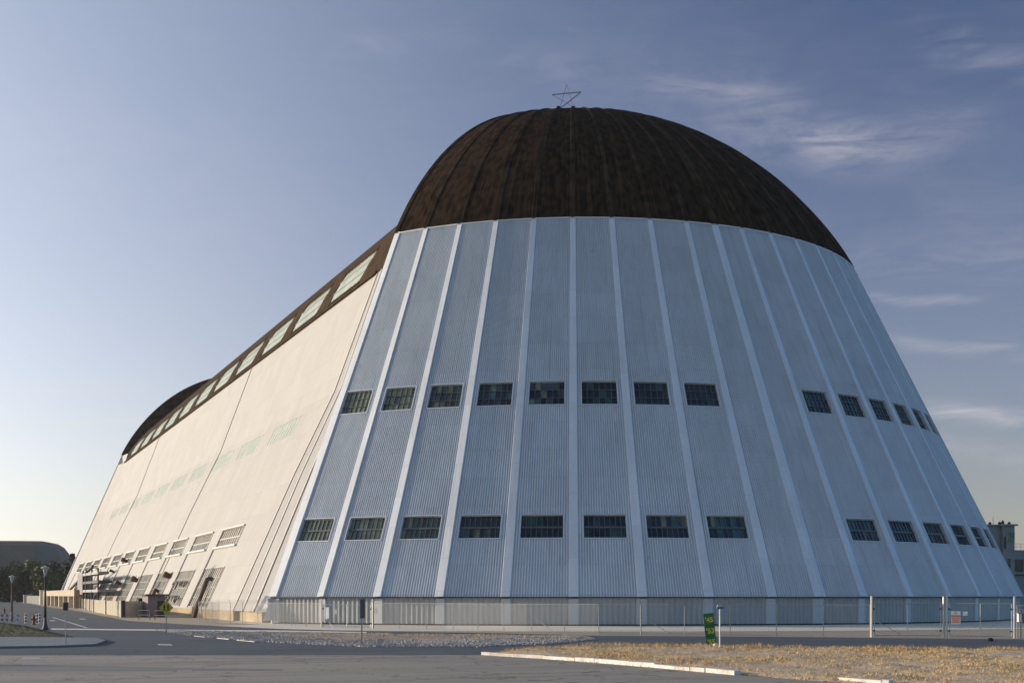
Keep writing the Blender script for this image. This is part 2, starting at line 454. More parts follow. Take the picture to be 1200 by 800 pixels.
        for j in range(0, 40, 1):
            r_, z = prof[j]; r2, z2 = prof[j+1]
            dn = Vector((0, 0, 0)); ln = math.hypot(r2-r_, z2-z)
            dn = rad*((z2-z)/ln)+Vector((0, 0, (r_-r2)/ln))
            f = .62*min(1, r_/RT+.08)
            rows.append([rr.vert(p, (e*6.45+k*.3, arc[j])) for k, p in enumerate(section(rad*r_+Vector((0, y0, z)), dn, .85*f, .35*f, .07*f+.02))])
        for A_, B2 in zip(rows, rows[1:]):
            for k in range(3): rr.face([A_[k], A_[k+1], B2[k+1], B2[k]])
        rr.build('roof_rib', 'rib_tar', leaf_e)
    # inward return of the leaf edge
    rim = MB(); a = R(EDGE[9]); pr = [(cone_r(z), z) for z in (.3, ZB, 15, 30, ZT)]+prof[1::3]
    for (r_, z), (r2, z2) in zip(pr, pr[1:]):
        if min(r_, r2) < 5: break
        mi = 0 if z2 <= ZT+.01 else 1
        rim.quad(pol(r_, a, z), pol(max(0, r_-(1.6 if z <= ZT else 7)), a, z-(.3 if z <= ZT else 3)*(z > ZT)), pol(max(0, r2-(1.6 if z2 <= ZT else 7)), a, z2-3*(z2 > ZT)), pol(r2, a, z2), mi)
    rim.build('edge_return', ['rib_white', 'rib_tar'], leaf_e)
    # windows
    for i in range(1, 9):
        for row, (z0_, z1_) in enumerate(ZW):
            def P(s, t, off, i=i, z0_=z0_, z1_=z1_):
                return S(i, lerp(WS0, WS1, s), lerp(z0_, z1_, t), off+.02)
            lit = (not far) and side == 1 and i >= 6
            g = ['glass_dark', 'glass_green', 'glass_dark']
            if lit: g = {8: ['glass_murky'], 7: ['glass_murky', 'glass_murky', 'glass_green'], 6: ['glass_green', 'glass_murky', 'glass_dark']}[i]  # paler panes: sunlight on the sunlit bays painted into the glass colour
            if (not far) and side == -1 and i > 3 and row: g = ['glass_aqua', 'glass_green']  # lighter aqua paints the sky reflected in this leaf's upper panes
            elif (not far) and random.random() < .35: g = ['glass_dark', 'glass_aqua', 'glass_dark', 'glass_murky']
            w_ = window('window', leaf_e, P, 8 if row == 0 else 6, 2 if row == 0 else 3, .10, g, mw=.06, depth=.34, proud=.13,
                   thick=.17 if row == 0 else None, mm='mullion', fm='door_white')
    if side == 1 and not far:      # bracket under the leaf's rear edge
        b = MB(); p = pol(RB+.1, R(EDGE[9])+.004, ZB-.1)
        q = p+Vector((-.9, .9, -1.45))
        for off in (0,):
            b.bar(p, p+Vector((0, 0, -1.0)), .35, .3); b.bar(p+Vector((0, 0, -1.0)), q, .3, .25); b.bar(q, p+Vector((-.1, .2, .2)), .3, .25)
            b.bar(pol(RB-.3, R(EDGE[9]), 0), pol(RB-.3, R(EDGE[9]), ZB), .3, .3)
        b.build('corner_bracket', 'rib_white', leaf_e)
    return leaf_e
cladding('skirt_light', (.64, .67, .69), (.52, .54, .55))
for far in (0, 1):
    for side in (1, -1): leaf(side, far)

# ---- the long body
WALL = [(1.1, -47.3), (16.0, -40.6), (25.9, -35.8), (40.0, -30.6)]     # z -> x
def wx(z): return interp(z, WALL)
Y0, Y1 = -13.0, 232.0
BAY = 21.4
LOW = [(3.3+BAY*k, 17.7+BAY*k) for k in range(11)]
MID = [(.8+BAY*k, 15.2+BAY*k) for k in range(10)]
SKY = [(-4.2+BAY*k, 10.6+BAY*k) for k in range(11)]
TALL = [(4.2+BAY*k, 17.9+BAY*k) for k in range(10)]
def body_side(sd):
    wall = MB()
    zs = [1.1, 1.3, 6.3, 8.9, 11.4, 16.0, 22.5, 24.9, 25.9, 32, 40.0]
    def Pn(y, z, off=0):
        d = Vector((-(40-1.1), 0, -(47.3-30.6))).normalized()   # outward normal of the left wall
        nrm = Vector((-.919, 0, .394))
        p = Vector((wx(z), y, z))+nrm*off
        return Vector((p.x*sd, p.y, p.z))
    for z0_, z1_ in zip(zs, zs[1:]):
        holes = []
        if (z0_, z1_) == (8.9, 11.4): holes = LOW
        if (z0_, z1_) == (22.5, 24.9): holes = MID
        if (z0_, z1_) == (1.3, 6.3): holes = TALL
        br = [Y0]+[v for h in holes for v in h]+[Y1]
        for k in range(len(br)-1):
            if k % 2 == 1: continue
            wall.quad(Pn(br[k], z0_), Pn(br[k+1], z0_), Pn(br[k+1], z1_), Pn(br[k], z1_), 0,
                      [(br[k], z0_), (br[k+1], z0_), (br[k+1], z1_), (br[k], z1_)])
    # returns between the body and the door edge: two canted strips with flat cover ribs
    if True:
        def mir(p): return Vector((p[0]*sd, p[1], p[2]))
        zq = [1.1, 5, 10, 16, 21, 25.9, 30, 35, 40]
        def yl(k, z): return lerp((-13, -18.3, -24.0, -28.2)[k], (-13, -14.6, -17.4, -19.4)[k], (z-1.1)/38.9)
        for za, zb in zip(zq, zq[1:]):
            for k in (0, 1, 2):
                ca, cb = [lerp(.5 if k < 2 else .9, .15 if k < 2 else .3, (z-1.1)/38.9) for z in (za, zb)]
                wall.quad(mir((wx(za), yl(k, za), za)), mir((wx(za)+ca, yl(k+1, za), za)), mir((wx(zb)+cb, yl(k+1, zb), zb)), mir((wx(zb), yl(k, zb), zb)), 1, [(k*5, za), (k*5+5, za), (k*5+5, zb), (k*5, zb)])
            for k in (0, 1, 2):
                for off_ in (0,):
                    ww = [lerp(.62, .36, (z-1.1)/38.9) for z in (za, zb)]
                    wall.bar(mir((wx(za)-.02, yl(k, za), za)), mir((wx(zb)-.02, yl(k, zb), zb)), ww[0], .1, up=(sd*-.919, 0, .394), w2=ww[1], mi=2)
        Tp = [None, None, Vector((-30.0, -17.4, 39.9))]
        # return to the inner side
        wall.quad(mir(Vector((-46.6, -24.0, 0))), mir(Vector((-38, -26, 0))), mir(Vector((-25, -17.5, 39.9))), mir(Tp[2]), 0)
    cr = math.radians(EDGE[9]); rbx = (RB-.4)*math.sin(cr); rby = YF+(RB-.4)*math.cos(cr); rtx = (RT-.3)*math.sin(cr); rty = YF+(RT-.3)*math.cos(cr)
    zq = [0, 1.1, 8, 16, 25.9, 33, 40]
    for za, zb in zip(zq, zq[1:]):
        q = []
        for z in (za, zb):
            rr_ = cone_r(max(z, ZB))-.15
            q.append(((sd*wx(max(z, 1.1)), Y1, z), (-sd*rr_*math.sin(cr), YF+rr_*math.cos(cr), z)))
        wall.quad(q[0][0], q[0][1], q[1][1], q[1][0], 0, [(0, za), (17, za), (17, zb), (0, zb)])
    wall.quad((-sd*30.6, Y1, 40), (-sd*rtx, rty, 40), (-sd*rtx, rty, 42.6), (-sd*29.8, Y1, 42.6), 0)
    w = wall.build('side_wall', ['wall_white', 'strip_shaded', 'rib_lit'], hangar)
    # plinth
    b = MB()
    x0_, x1_ = sorted((sd*-47.25, sd*-46.0))
    b.box(x0_, x1_, Y0, Y1, 0, 1.098)
    x0_, x1_ = sorted((sd*-46.6, sd*-45))
    b.box(x0_, x1_, -25.0, Y0-.003, 0, 1.097)
    b.build('plinth', 'm_plinth', w)
    # expansion joints and downpipes
    for y in (57.3, 163.0):
        b = MB()
        for (z0_, _), (z1_, _) in zip(WALL, WALL[1:]): b.bar(Pn(y, z0_, .05), Pn(y, z1_, .05), .12, .1, up=(sd*-.919, 0, .394))
        b.build('expansion_joint', 'mullion_pale', w)
    for k in range(11):
        b = MB(); y = 18.15+BAY*k
        b.bar(Pn(y, 1.2, .12), Pn(y, 8.9, .12), .35, .12, up=(sd*-.919, 0, .394))
        b.build('pilaster', 'wall_white', w)
    if sd == -1: pass
    for rowname, spans, z0_, z1_, nc, nr, gl, kw in (
            ('window', LOW, 8.9, 11.4, 10, 2, ['glass_painted', 'glass_painted', 'glass_grey'], dict(thick=.22, sill=True, frame_w=.16, fm='frame_white', mm='mullion_pale')),
            ('window', MID, 22.5, 24.9, 8, 2, ['glass_mid', 'glass_mid', 'glass_painted_green'], dict(sill=False, frame_w=.12, fm='wall_white', mm='glass_painted_green', depth=.03, proud=.015, mw=.04)),
            ('window', TALL, 1.3, 6.3, 10, 4, ['glass_painted', 'glass_painted', 'glass_painted_green', 'glass_grey'], dict(frame_w=.16, broken=.04, fm='wall_white', mm='mullion_pale', depth=.15))):
        if sd == -1 and rowname and spans is TALL: pass
        for k, (ya, yb) in enumerate(spans):
            def P(s, t, off, ya=ya, yb=yb, z0_=z0_, z1_=z1_):
                return Pn(lerp(ya, yb, s), lerp(z0_, z1_, t), off)
            kk = dict(kw); fw = kk.pop('frame_w')
            window('window', w, P, nc, nr, fw, gl, **kk)
    return w, Pn
leftwall, PnL = body_side(1)
rightwall, PnR = body_side(-1)
for (y, z, r_) in ((86, 5.4, .9), (47, 5.6, .8), (109, 5.0, .6), (131, 7.6, .5), (118, 9.6, .7)):
    b = MB(); p = PnL(y, z, 0)
    n_ = Vector((-.919, 0, .394)); 
    b.bar(p-n_*.2, p+n_*1.0, r_*.9, r_*.7, w2=r_*2.0, h2=r_*1.2, up=(0, 0, 1)); b.bar(p+n_*1.001, p+n_*1.05, r_*1.8, r_*1.0, mi=1)
    b.build('vent_hood', ['rust', 'hole_dark'], leftwall)
b = MB(); b.tube([PnL(9.6, 4.9, -.1), PnL(9.6, 4.7, .55), PnL(8.0, 1.2, .5), Vector((-48.2, 7.6, .0))], .26, 10)
b.build('exhaust_pipe', 'rust', leftwall)
b = MB(); b.tube([PnL(53, 3.4, -.1), PnL(53, 3.5, .5), PnL(52, 2.2, .5)], .25, 10); b.build('exhaust_pipe', 'rust', leftwall)
# frayed cables sagging in front of the tall windows
b = MB()
for yy, zz in ((26.3, 3.9), (27.5, 1.9)):
    prev = PnL(yy, zz+.7, .35)
    for k in range(34):
        q = PnL(yy+k*.38, zz+.7-(random.random()**2)*1.1*(k % 2), .35)
        b.bar(prev, q, .16, .1); prev = q
b.build('torn_lining', 'frame_dark', leftwall)

# ---- main roof with skylights
RP = [(-30.6, 40.0), (-27.2, 49.5), (-13, 60.0), (0, 60.0)]
def bz(t):
    u = 1-t
    return tuple(u**3*RP[0][i]+3*t*u*u*RP[1][i]+3*t*t*u*RP[2][i]+t**3*RP[3][i] for i in (0, 1))
def t_of_z(z):
    lo, hi = 0., .9
    for _ in range(40):
        m_ = (lo+hi)/2
        if bz(m_)[1] < z: lo = m_
        else: hi = m_
    return lo
ts = [0, t_of_z(40.75), t_of_z(43.0), t_of_z(45.3)]+[.28+.72*k/14 for k in range(15)]
ts = sorted(ts)
roof = MB(); s_acc = 0
RY0, RY1 = -17.2, 236.2
for sd in (1, -1):
    s_acc = 0
    for t0, t1 in zip(ts, ts[1:]):
        a, b2 = bz(t0), bz(t1); ds = math.hypot(b2[0]-a[0], b2[1]-a[1])
        hole = SKY if 40.7 < (a[1]+b2[1])/2 < 45.3 else []
        br = [RY0]+[v for h in hole for v in h]+[RY1]
        for k in range(len(br)-1):
            if k % 2: continue
            roof.quad((sd*a[0], br[k], a[1]), (sd*a[0], br[k+1], a[1]), (sd*b2[0], br[k+1], b2[1]), (sd*b2[0], br[k], b2[1]), 0,
                      [(br[k], s_acc), (br[k+1], s_acc), (br[k+1], s_acc+ds), (br[k], s_acc+ds)])
        s_acc += ds
for yy in (RY0, RY1):      # close the roof's ends
    c = roof.vert((0, yy, 39.9))
    ring = [roof.vert((-bz(t)[0] if False else bz(t)[0], yy, bz(t)[1])) for t in ts]+[roof.vert((-bz(t)[0], yy, bz(t)[1])) for t in reversed(ts)]
    for a, b2 in zip(ring, ring[1:]): roof.face([c, a, b2])
roof_o = roof.build('roof', 'main_roof_tar', hangar)
b = MB()
for sd in (1, -1):
    b.bar((sd*-30.75, Y0, 40.0), (sd*-30.75, Y1, 40.0), .35, .3)
b.build('eaves_trim', 'main_roof_tar', roof_o)
for sd in (1, -1):
    for ya, yb in SKY:
        za, zb = 40.75, 45.3
        def P(s, t, off):
            z = lerp(za, zb, t); x = bz(t_of_z(z))[0]
            p = Vector((x, lerp(ya, yb, s), z))+Vector((-.93, 0, .37))*off
            return Vector((p.x*sd, p.y, p.z))
        window('skylight', roof_o, P, 9, 3, .22, ['glass_skylight', 'glass_skylight', 'glass_painted_green'], fm='main_roof_tar', mm='mullion_pale', mw=.05, depth=.16, proud=.08)
# ---- star on the near dome
st = empty('star_ornament', (-5.6, -10.6, 62.9), R(-22))
tag(st, 'five-pointed star outline of thin metal tubes standing on top of the dome', 'star')
pts = []
for k in range(5):
    a = PI/2+k*2*PI/5; pts.append(Vector(((1.9 if math.sin(a) > 0 else 1.45)*math.cos(a), 0, 1.5+1.6*math.sin(a)+.09*2*math.cos(a))))
for k in range(5):
    b = MB(); tk = {1: .05, 4: .10, 2: .10}.get(k, .05); b.bar(pts[k], pts[(k+2) % 5], tk, tk, up=(0, 1, 0)); b.build('star_bar', 'post_grey', st)
for x in (-1.0, .85):
    b = MB(); b.box(x-.22, x+.22, -.25, .25, -.15, .35); b.build('mount', 'rubber_dark', st)

# ---- things at the hangar's far foot
ex = empty('dock_annex', (-50.5, 195, 0))
tag(ex, 'long low tan stucco annex with dark openings along the foot of the hangar', 'annex')
b = MB(); b.box(-.8, 1.4, -50, 54, 2.6, 4.0); b.box(.3, 1.4, -50, 54, 0, 2.598); b.build('wall', 'tan_stucco', ex)
for k in range(8):
    b = MB(); yy = -49+k*14.5; b.box(-.8, .296, yy, yy+1.3, 0, 2.597); b.build('pillar', 'cream_post' if k % 2 else 'tan_stucco', ex)
for k in range(7):
    b = MB(); yy = -45+k*14.5; b.box(.25, .297, yy, yy+7, 0, 2.3); b.build('opening', 'hole_dark', ex)

sx = empty('steel_stair_tower', (-49.4, 120, 0))
tag(sx, 'dark steel platforms and slanting stair stacked against the hangar foot', 'stair tower')
for k, z in enumerate((3.4, 5.1, 6.8)):
    b = MB(); b.box(-1.0, 2.2-.6*k, -17, 16, z, z+.5); b.build('platform', 'post_grey' if k % 2 == 0 else 'lamp_iron', sx)
for y in (-16, -4, 8, 15):
    b = MB(); b.bar((-.9, y, 0), (-.9, y, 8), .3); b.build('post', 'frame_dark', sx)
b = MB(); b.bar((-.9, 60, 3.2), (.6, 10, 8.9), .5, .35); b.build('stringer', 'frame_dark', sx)
b = MB(); b.box(-.8, 1.2, 18, 30, 3.0, 7.4); b.build('tank_housing', 'shed_grey', sx)

def slat_fence(name, pts, h, m, label, cat, post_m=None, grp=None, step=3.0, pw=.12):
    o = empty(name, pts[0]); tag(o, label, cat, grp)
    P0 = Vector(pts[0])
    b = MB()
    for a, c in zip(pts, pts[1:]):
        a = Vector(a)-P0; c = Vector(c)-P0; L = (c-a).length; n = max(1, int(L/.3)); 
        for k in range(n):
            p = lerp(a, c, k/n); q = lerp(a, c, (k+.92)/n); off = Vector((0, 0, h/2+.05))
            b.bar(p+off, q+off, .05+.02*(k % 2), h)
    b.build('slat_panel', m, o)
    for a, c in zip(pts, pts[1:]):
        a = Vector(a)-P0; c = Vector(c)-P0; L = (c-a).length; n = max(1, round(L/step))
        for k in range(n+1):
            if k == 0 and a.length > .1: continue
            p = lerp(a, c, k/n); b = MB(); b.bar(p, p+Vector((0, 0, h+.15)), pw); b.build('post', post_m or m, o)
    return o
slat_fence('slatted_fence', [(-49.9, 139, 0), (-54.2, 70, 0), (-56, 14.5, 0)], 2.0, 'tan_slat', 'long tan slatted screen fence running along the foot of the hangar', 'fence', 'cream_post', step=26, pw=.55)
slat_fence('slatted_fence', [(-55.9, 14.3, 0), (-52.6, 16.5, 0)], 2.0, 'tan_slat', 'short tan slatted fence return with a dark end post', 'fence', 'frame_dark', step=4, pw=.4)
slat_fence('screen_gate', [(-50.3, 360, 0), (-51.2, 262, 0)], 2.6, 'post_grey', 'dark grey screened gate between two pale pillars beyond the hangar', 'gate', 'frame_dark', step=20)
for p, h, lb in (((-50.2, 366, 0), 3.0, 'short pale pillar at the far left end of the dark gate'), ((-51.2, 252, 0), 4.3, 'tall pale pillar where the dark gate meets the tan annex')):
    b = MB(); b.box(-.9, .9, -.9, .9, 0, h-.2); b.box(-1.05, 1.05, -1.05, 1.05, h-.198, h)
    o = b.build('gate_pillar', 'cream_post'); o.location = p; tag(o, lb, 'pillar', 'pillars of the screened gate')
# shed with brown eaves
sh = empty('guard_shed', (-52.0, 15.5, 0), R(8)); tag(sh, 'small grey shed with overhanging brown roof in front of the hangar windows', 'shed')
b = MB(); b.box(-1.1, 1.1, -1.3, 1.3, 0, 2.75); b.build('wall', 'shed_grey', sh)
b = MB(); b.box(-1.5, 1.5, -1.7, 1.7, 2.752, 2.95); b.build('roof', 'rust', sh)
b = MB(); b.box(.1, .9, -1.34, -1.303, 0.05, 2.1); b.build('door', 'frame_dark', sh)
# dark bin / cabinet and railings
o = empty('utility_cabinet', (-53.2, 18.4, 0)); tag(o, 'tall dark green utility cabinet beside the grey shed', 'cabinet')
b = MB(); b.box(-.35, .35, -.35, .35, .1, 2.3); b.build('body', 'leaf_dark', o); b = MB(); b.box(-.42, .42, -.42, .42, 2.302, 2.42); b.build('lid', 'frame_dark', o)
b = MB(); b.box(-.45, .45, -.45, .45, 0, .098); b.build('base', 'm_curb', o)
for k, (x, y) in enumerate(((-55.3, -1.0), (-54.0, -5.0))):
    o = empty('railing', (x, y, 0), R(-58)); tag(o, ['dark metal hoop railing nearer the tan slatted fence', 'dark metal hoop railing nearer the chain-link fence'][k], 'railing', 'hoop railings by the hangar')
    for xx in (-1, 1):
        b = MB(); b.tube([(xx, 0, 0), (xx, 0, 1.05)], .05); b.build('post', 'frame_dark', o)
    for z in (.5, 1.05):
        b = MB(); b.tube([(-1, 0, z), (1, 0, z)], .045); b.build('rail', 'frame_dark', o)

# ================================================================== FENCES (chain link)
def chain_panel(b, p, q, z0, z1, pitch=.14, r=.0045):
    p = Vector(p); q = Vector(q); L = (q-p).length; H = z1-z0; d = (q-p)/L
    def wire(u0, v0, u1, v1):
        a = p+d*u0+Vector((0, 0, z0+v0)); c = p+d*u1+Vector((0, 0, z0+v1))
        n = Vector((-d.y, d.x, 0)); t = (c-a).normalized(); m_ = t.cross(n)
        A = [b.vert(a+n*r), b.vert(a-n*r*.5+m_*r*.87), b.vert(a-n*r*.5-m_*r*.87)]
        C = [b.vert(c+n*r), b.vert(c-n*r*.5+m_*r*.87), b.vert(c-n*r*.5-m_*r*.87)]
        for k in range(3): b.face([A[k], A[(k+1) % 3], C[(k+1) % 3], C[k]])
    u = -H
    while u < L:
        a0 = max(0, -u); a1 = min(H, L-u)
        if a1 > a0:
            wire(u+a0, a0, u+a1, a1); wire(u+a0, H-a0, u+a1, H-a1)
        u += pitch
def chain_fence(name, pts, posts_at, h, label, group=None, brace=(), thick=(), arms=True):
    o = empty(name, (pts[0][0], pts[0][1], 0)); tag(o, label, 'fence', group); P0 = Vector((pts[0][0], pts[0][1], 0))
    L2 = [Vector((a[0], a[1], 0))-P0 for a in pts]
    b = MB()
    for a, c in zip(L2, L2[1:]): chain_panel(b, a, c, .05, h)
    b.build('chain_link_mesh', 'wire_grey', o)
    b = MB()
    for a, c in zip(L2, L2[1:]): b.tube([a+Vector((0, 0, h)), c+Vector((0, 0, h))], .022, 5)
    b.build('top_rail', 'galvanised', o)
    if arms:
        b = MB()
        for z, y_ in ((.08, .05), (.16, .1), (.25, .155)):
            for a, c in zip(L2, L2[1:]):
                n = Vector((-(c-a).y, (c-a).x, 0)).normalized()*-y_
                b.tube([a+n+Vector((0, 0, h+z)), c+n+Vector((0, 0, h+z))], .006, 3)
        b.build('barbed_wire', 'wire_grey', o)
    tot = [0]
    for a, c in zip(L2, L2[1:]): tot.append(tot[-1]+(c-a).length)
    def along(s):
        for i in range(len(L2)-1):
            if s <= tot[i+1]+1e-6: 
                t = (s-tot[i])/(tot[i+1]-tot[i]); return lerp(L2[i], L2[i+1], t), (L2[i+1]-L2[i]).normalized()
        return L2[-1], (L2[-1]-L2[-2]).normalized()
    n = round(tot[-1]/posts_at)
    for k in range(n+1):
        p, d = along(tot[-1]*k/n); r_ = .045 if k in thick else .028
        b = MB(); b.tube([p, p+Vector((0, 0, h))], r_, 8); 
        if arms:
            nn = Vector((-d.y, d.x, 0))*-.16
            b.bar(p+Vector((0, 0, h)), p+nn+Vector((0, 0, h+.26)), .03, .02)
        b.build('post', 'post_grey', o)
        if k in brace:
            b = MB(); b.tube([p+Vector((0, 0, h*.6)), p+d*2.4], .022, 6); b.build('brace', 'galvanised', o)
    return o
def g(px, py): v = at(px, py); return (v.x, v.y)
chain_fence('chain_link_fence', [g(233, 728), g(257, 730), g(288, 731.5), g(333, 733), g(377, 735)], 3.3, 2.1, 'chain-link fence from the tan slatted fence to the white-signed gate', 'chain-link fences round the hangar', brace=(10,), thick=(0, 11))
chain_fence('chain_link_fence', [g(437, 736), g(523, 738), g(617, 741), g(700, 743), g(783, 744), g(967, 745.3), g(1020, 746)], 3.05, 2.15, 'longest chain-link fence stretch across the shaded front of the doors', 'chain-link fences round the hangar', brace=(6, 9, 14), thick=(9, 14))
def gate(name, a, c, h, label, sign=None):
    P0 = Vector((*a, 0)); d = Vector((*c, 0))-P0; L = d.length; rz = math.atan2(d.y, d.x)
    o = empty(name, P0, rz); tag(o, label, 'gate', 'chain-link gates')
    for x in (0, L):
        b = MB(); b.tube([(x, 0, 0), (x, 0, h+.35)], .075, 10); b.lathe([(.085, 0), (.06, .05), (.01, .08)], (x, 0, h+.35), 10); b.build('post', 'cream_post' if x == 0 else 'galvanised', o)
    f = MB(); x0, x1 = .18, L-.18
    f.tube([(x0, 0, .12), (x1, 0, .12)], .03); f.tube([(x0, 0, h-.1), (x1, 0, h-.1)], .03)
    f.tube([(x0, 0, .12), (x0, 0, h-.1)], .03); f.tube([(x1, 0, .12), (x1, 0, h-.1)], .03); f.tube([(L/2, 0, .12), (L/2, 0, h-.1)], .03)
    f.build('gate_frame', 'galvanised', o)
    b = MB(); chain_panel(b, (x0, 0, 0), (x1, 0, 0), .12, h-.1); b.build('chain_link_mesh', 'wire_grey', o)
    for x in (x0, x1):
        b = MB(); b.box(x-.09, x+.03, -.06, .06, .4, .5); b.box(x-.09, x+.03, -.06, .06, h-.5, h-.4); b.build('hinge', 'rubber_dark', o)
    return o, rz
gate1, rz1 = gate('chain_link_gate', g(377, 735.3), g(437, 736), 2.1, 'left chain-link gate with a plain white sign in front of the sunlit skirt')
gate2, rz2 = gate('chain_link_gate', g(1021.5, 746.2), g(1106, 746.6), 2.35, 'chain-link gate without signs, left leaf of the right-hand entrance')
gate3, rz3 = gate('chain_link_gate', g(1109.5, 746.6), g(1189, 747.5), 2.35, 'chain-link gate carrying the red and white warning sign')
chain_fence('chain_link_fence', [g(1192, 747.8), g(1330, 750)], 3.0, 2.15, 'short chain-link fence stretch right of the gates', 'chain-link fences round the hangar')

# text built as mesh
def text_obj(name, s, size, mat, parent, loc, rot=(PI/2, 0, 0), ext=.004, bold=0.0):
    cu = D.curves.new(name, 'FONT'); cu.body = s; cu.size = size; cu.align_x = 'CENTER'; cu.align_y = 'CENTER'; cu.extrude = ext; cu.offset = bold
    tmp = D.objects.new(name, cu); col.objects.link(tmp)
    dg = bpy.context.evaluated_depsgraph_get(); dg.update()
    me = D.meshes.new_from_object(tmp.evaluated_get(dg)); D.objects.remove(tmp)
    me.materials.clear(); me.materials.append(M[mat])
    o = D.objects.new(name, me); col.objects.link(o); o.parent = parent; o.location = loc; o.rotation_euler = rot
    return o
def plate(name, p, rz, w, h, z, label, cat, m='sign_white', grp=None):
    o = empty(name, (p[0], p[1], z), rz); tag(o, label, cat, grp)
    b = MB(); b.box(-w/2, w/2, -.02, .0, -h/2, h/2); b.build('sign_face', m, o)
    return o
def off(a, d, n): return (a[0]+d.x, a[1]+d.y)
# warning sign on right gate
def on_gate(go, rz, s, n=-.06):
    return (go.location.x+math.cos(rz)*s-math.sin(rz)*n, go.location.y+math.sin(rz)*s+math.cos(rz)*n)
LG = (Vector((*g(1189, 747.5), 0))-Vector((*g(1109.5, 746.6), 0))).length
w1 = plate('warning_sign', on_gate(gate3, rz3, LG*.135), rz3, .62, .86, 1.33, 'red and white warning sign wired to the chain-link gate', 'sign')
b = MB(); b.box(-.26, .26, -.026, -.021, -.37, .18); b.build('red_panel', 'sign_salmon', w1)
text_obj('lettering', 'WARNING', .13, 'sign_red', w1, (0, -.03, .10), bold=.003)
text_obj('lettering', 'US', .14, 'rust', w1, (0, -.03, .31))
for k, t_ in enumerate(('RESTRICTED AREA', 'KEEP OUT', 'NO TRESPASSING')): text_obj('lettering', t_, .055, 'sign_red', w1, (0, -.03, -.08-.11*k))
plate('notice_plate', on_gate(gate3, rz3, LG*.275), rz3, .30, .26, 1.60, 'small square white notice right of the red warning sign', 'sign')
LG1 = (Vector((*g(437, 736), 0))-Vector((*g(377, 735.3), 0))).length
plate('gate_sign', on_gate(gate1, rz1, LG1*.12), rz1, .34, .95, 1.3, 'tall narrow blank white sign on the left chain-link gate', 'sign')
plate('notice_plate', on_gate(gate1, rz1, LG1*.28), rz1, .28, .42, 1.4, 'faded grey notice beside the white sign on the left gate', 'sign', 'galvanised')
plate('notice_plate', on_gate(gate1, rz1, LG1*1.07, -.1), rz1, .30, .42, 1.5, 'faded grey notice on the fence right of the left gate', 'sign', 'galvanised')

# lock box on post at far right
p = g(1196, 748); o = empty('card_reader', (*p, 0), R(-20)); tag(o, 'white access box on a dark post at the right end of the gates', 'access box')
b = MB(); b.tube([(0, 0, 0), (0, 0, 1.9)], .05, 8); b.build('post', 'frame_dark', o)
b = MB(); b.box(-.2, .02, -.16, .1, 1.1, 1.62); b.build('box', 'sign_white', o)
b = MB(); b.box(.022, .5, -.1, .1, 1.0, 1.6); b.build('housing', 'shed_grey', o)
b = MB(); b.box(-.24, .56, -.2, .16, 1.622, 1.67); b.build('hood', 'post_grey', o)

# ================================================================== SIGNS AND POSTS
p = g(834, 758); o = empty('price_board', (*p, 0), -YAW+R(6)); tag(o, 'leaning green board with three panels of yellow numbers on the dry grass', 'sign')
b = MB(); b.box(-.27, .27, -.03, .03, 0, 1.82); bo = b.build('board', 'sign_green', o)
b = MB(); b.box(-.285, -.272, -.05, .05, 0, 1.83); b.box(-.27, .27, -.05, .05, 1.822, 1.84)
for z in (.6, 1.2): b.box(-.268, .268, -.042, -.031, z-.035, z+.035)
b.build('trim', 'sign_green_dark', o)
for k, t_ in enumerate(("'45", "'53", "'55")):
    text_obj('numbers', t_, .37, 'print_yellow', o, (.01, -.037, 1.48-k*.6), bold=.01)
b = MB(); b.box(-.02, .06, -.045, -.036, 1.40, 1.56); b.build('red_mark', 'sign_red', o)
o.rotation_euler = (R(-4), R(-5), -YAW)
# stone holding the board
def rock(name, p, s, m, label, cat='rock', grp=None):
    b = MB(); n = 10
    rings = []
    for j in range(6):
        ph = -PI/2+PI*j/5
        rings.append([b.vert(Vector((math.cos(2*PI*k/n)*math.cos(ph), math.sin(2*PI*k/n)*math.cos(ph), math.sin(ph)*.7+.45))*s*(1+.25*noise.noise(Vector((k*.9, j*1.3, s*7+p[0]))))) for k in range(n)])
    for a, c in zip(rings, rings[1:]):
        for k in range(n): b.face([a[k], a[(k+1) % n], c[(k+1) % n], c[k]])
    o = b.build(name, m, smooth=True); o.location = (p[0], p[1], 0); tag(o, label, cat, grp); return o
rock('rock', (p[0]+.05, p[1]-.4), .2, 'm_curb', 'pale rounded rock leaning at the foot of the green board')
p = g(1160.5, 751); rock('rock', p, .2, 'hole_dark', 'small dark rock on the road before the right-hand gates')
p = g(907, 795.5); 
# slim post with a small blue lamp head
p = g(843.5, 760); o = empty('solar_light_post', (*p, 0), -YAW); tag(o, 'slim white post with small blue lamp head beside the green board', 'post lamp')
b = MB(); b.tube([(0, 0, 0), (0, 0, 2.12)], .035, 8); b.build('post', 'sign_white', o)
b = MB(); b.box(-.17, .2, -.1, .1, 2.1, 2.2); b.build('lamp_head', 'sign_blue', o)
for x in (-.1, .02):
    b = MB(); b.lathe([(.05, 0), (.055, .05), (.03, .1), (.005, .12)], (x, 0, 2.2), 8); b.build('bulb', 'lamp_glass', o)
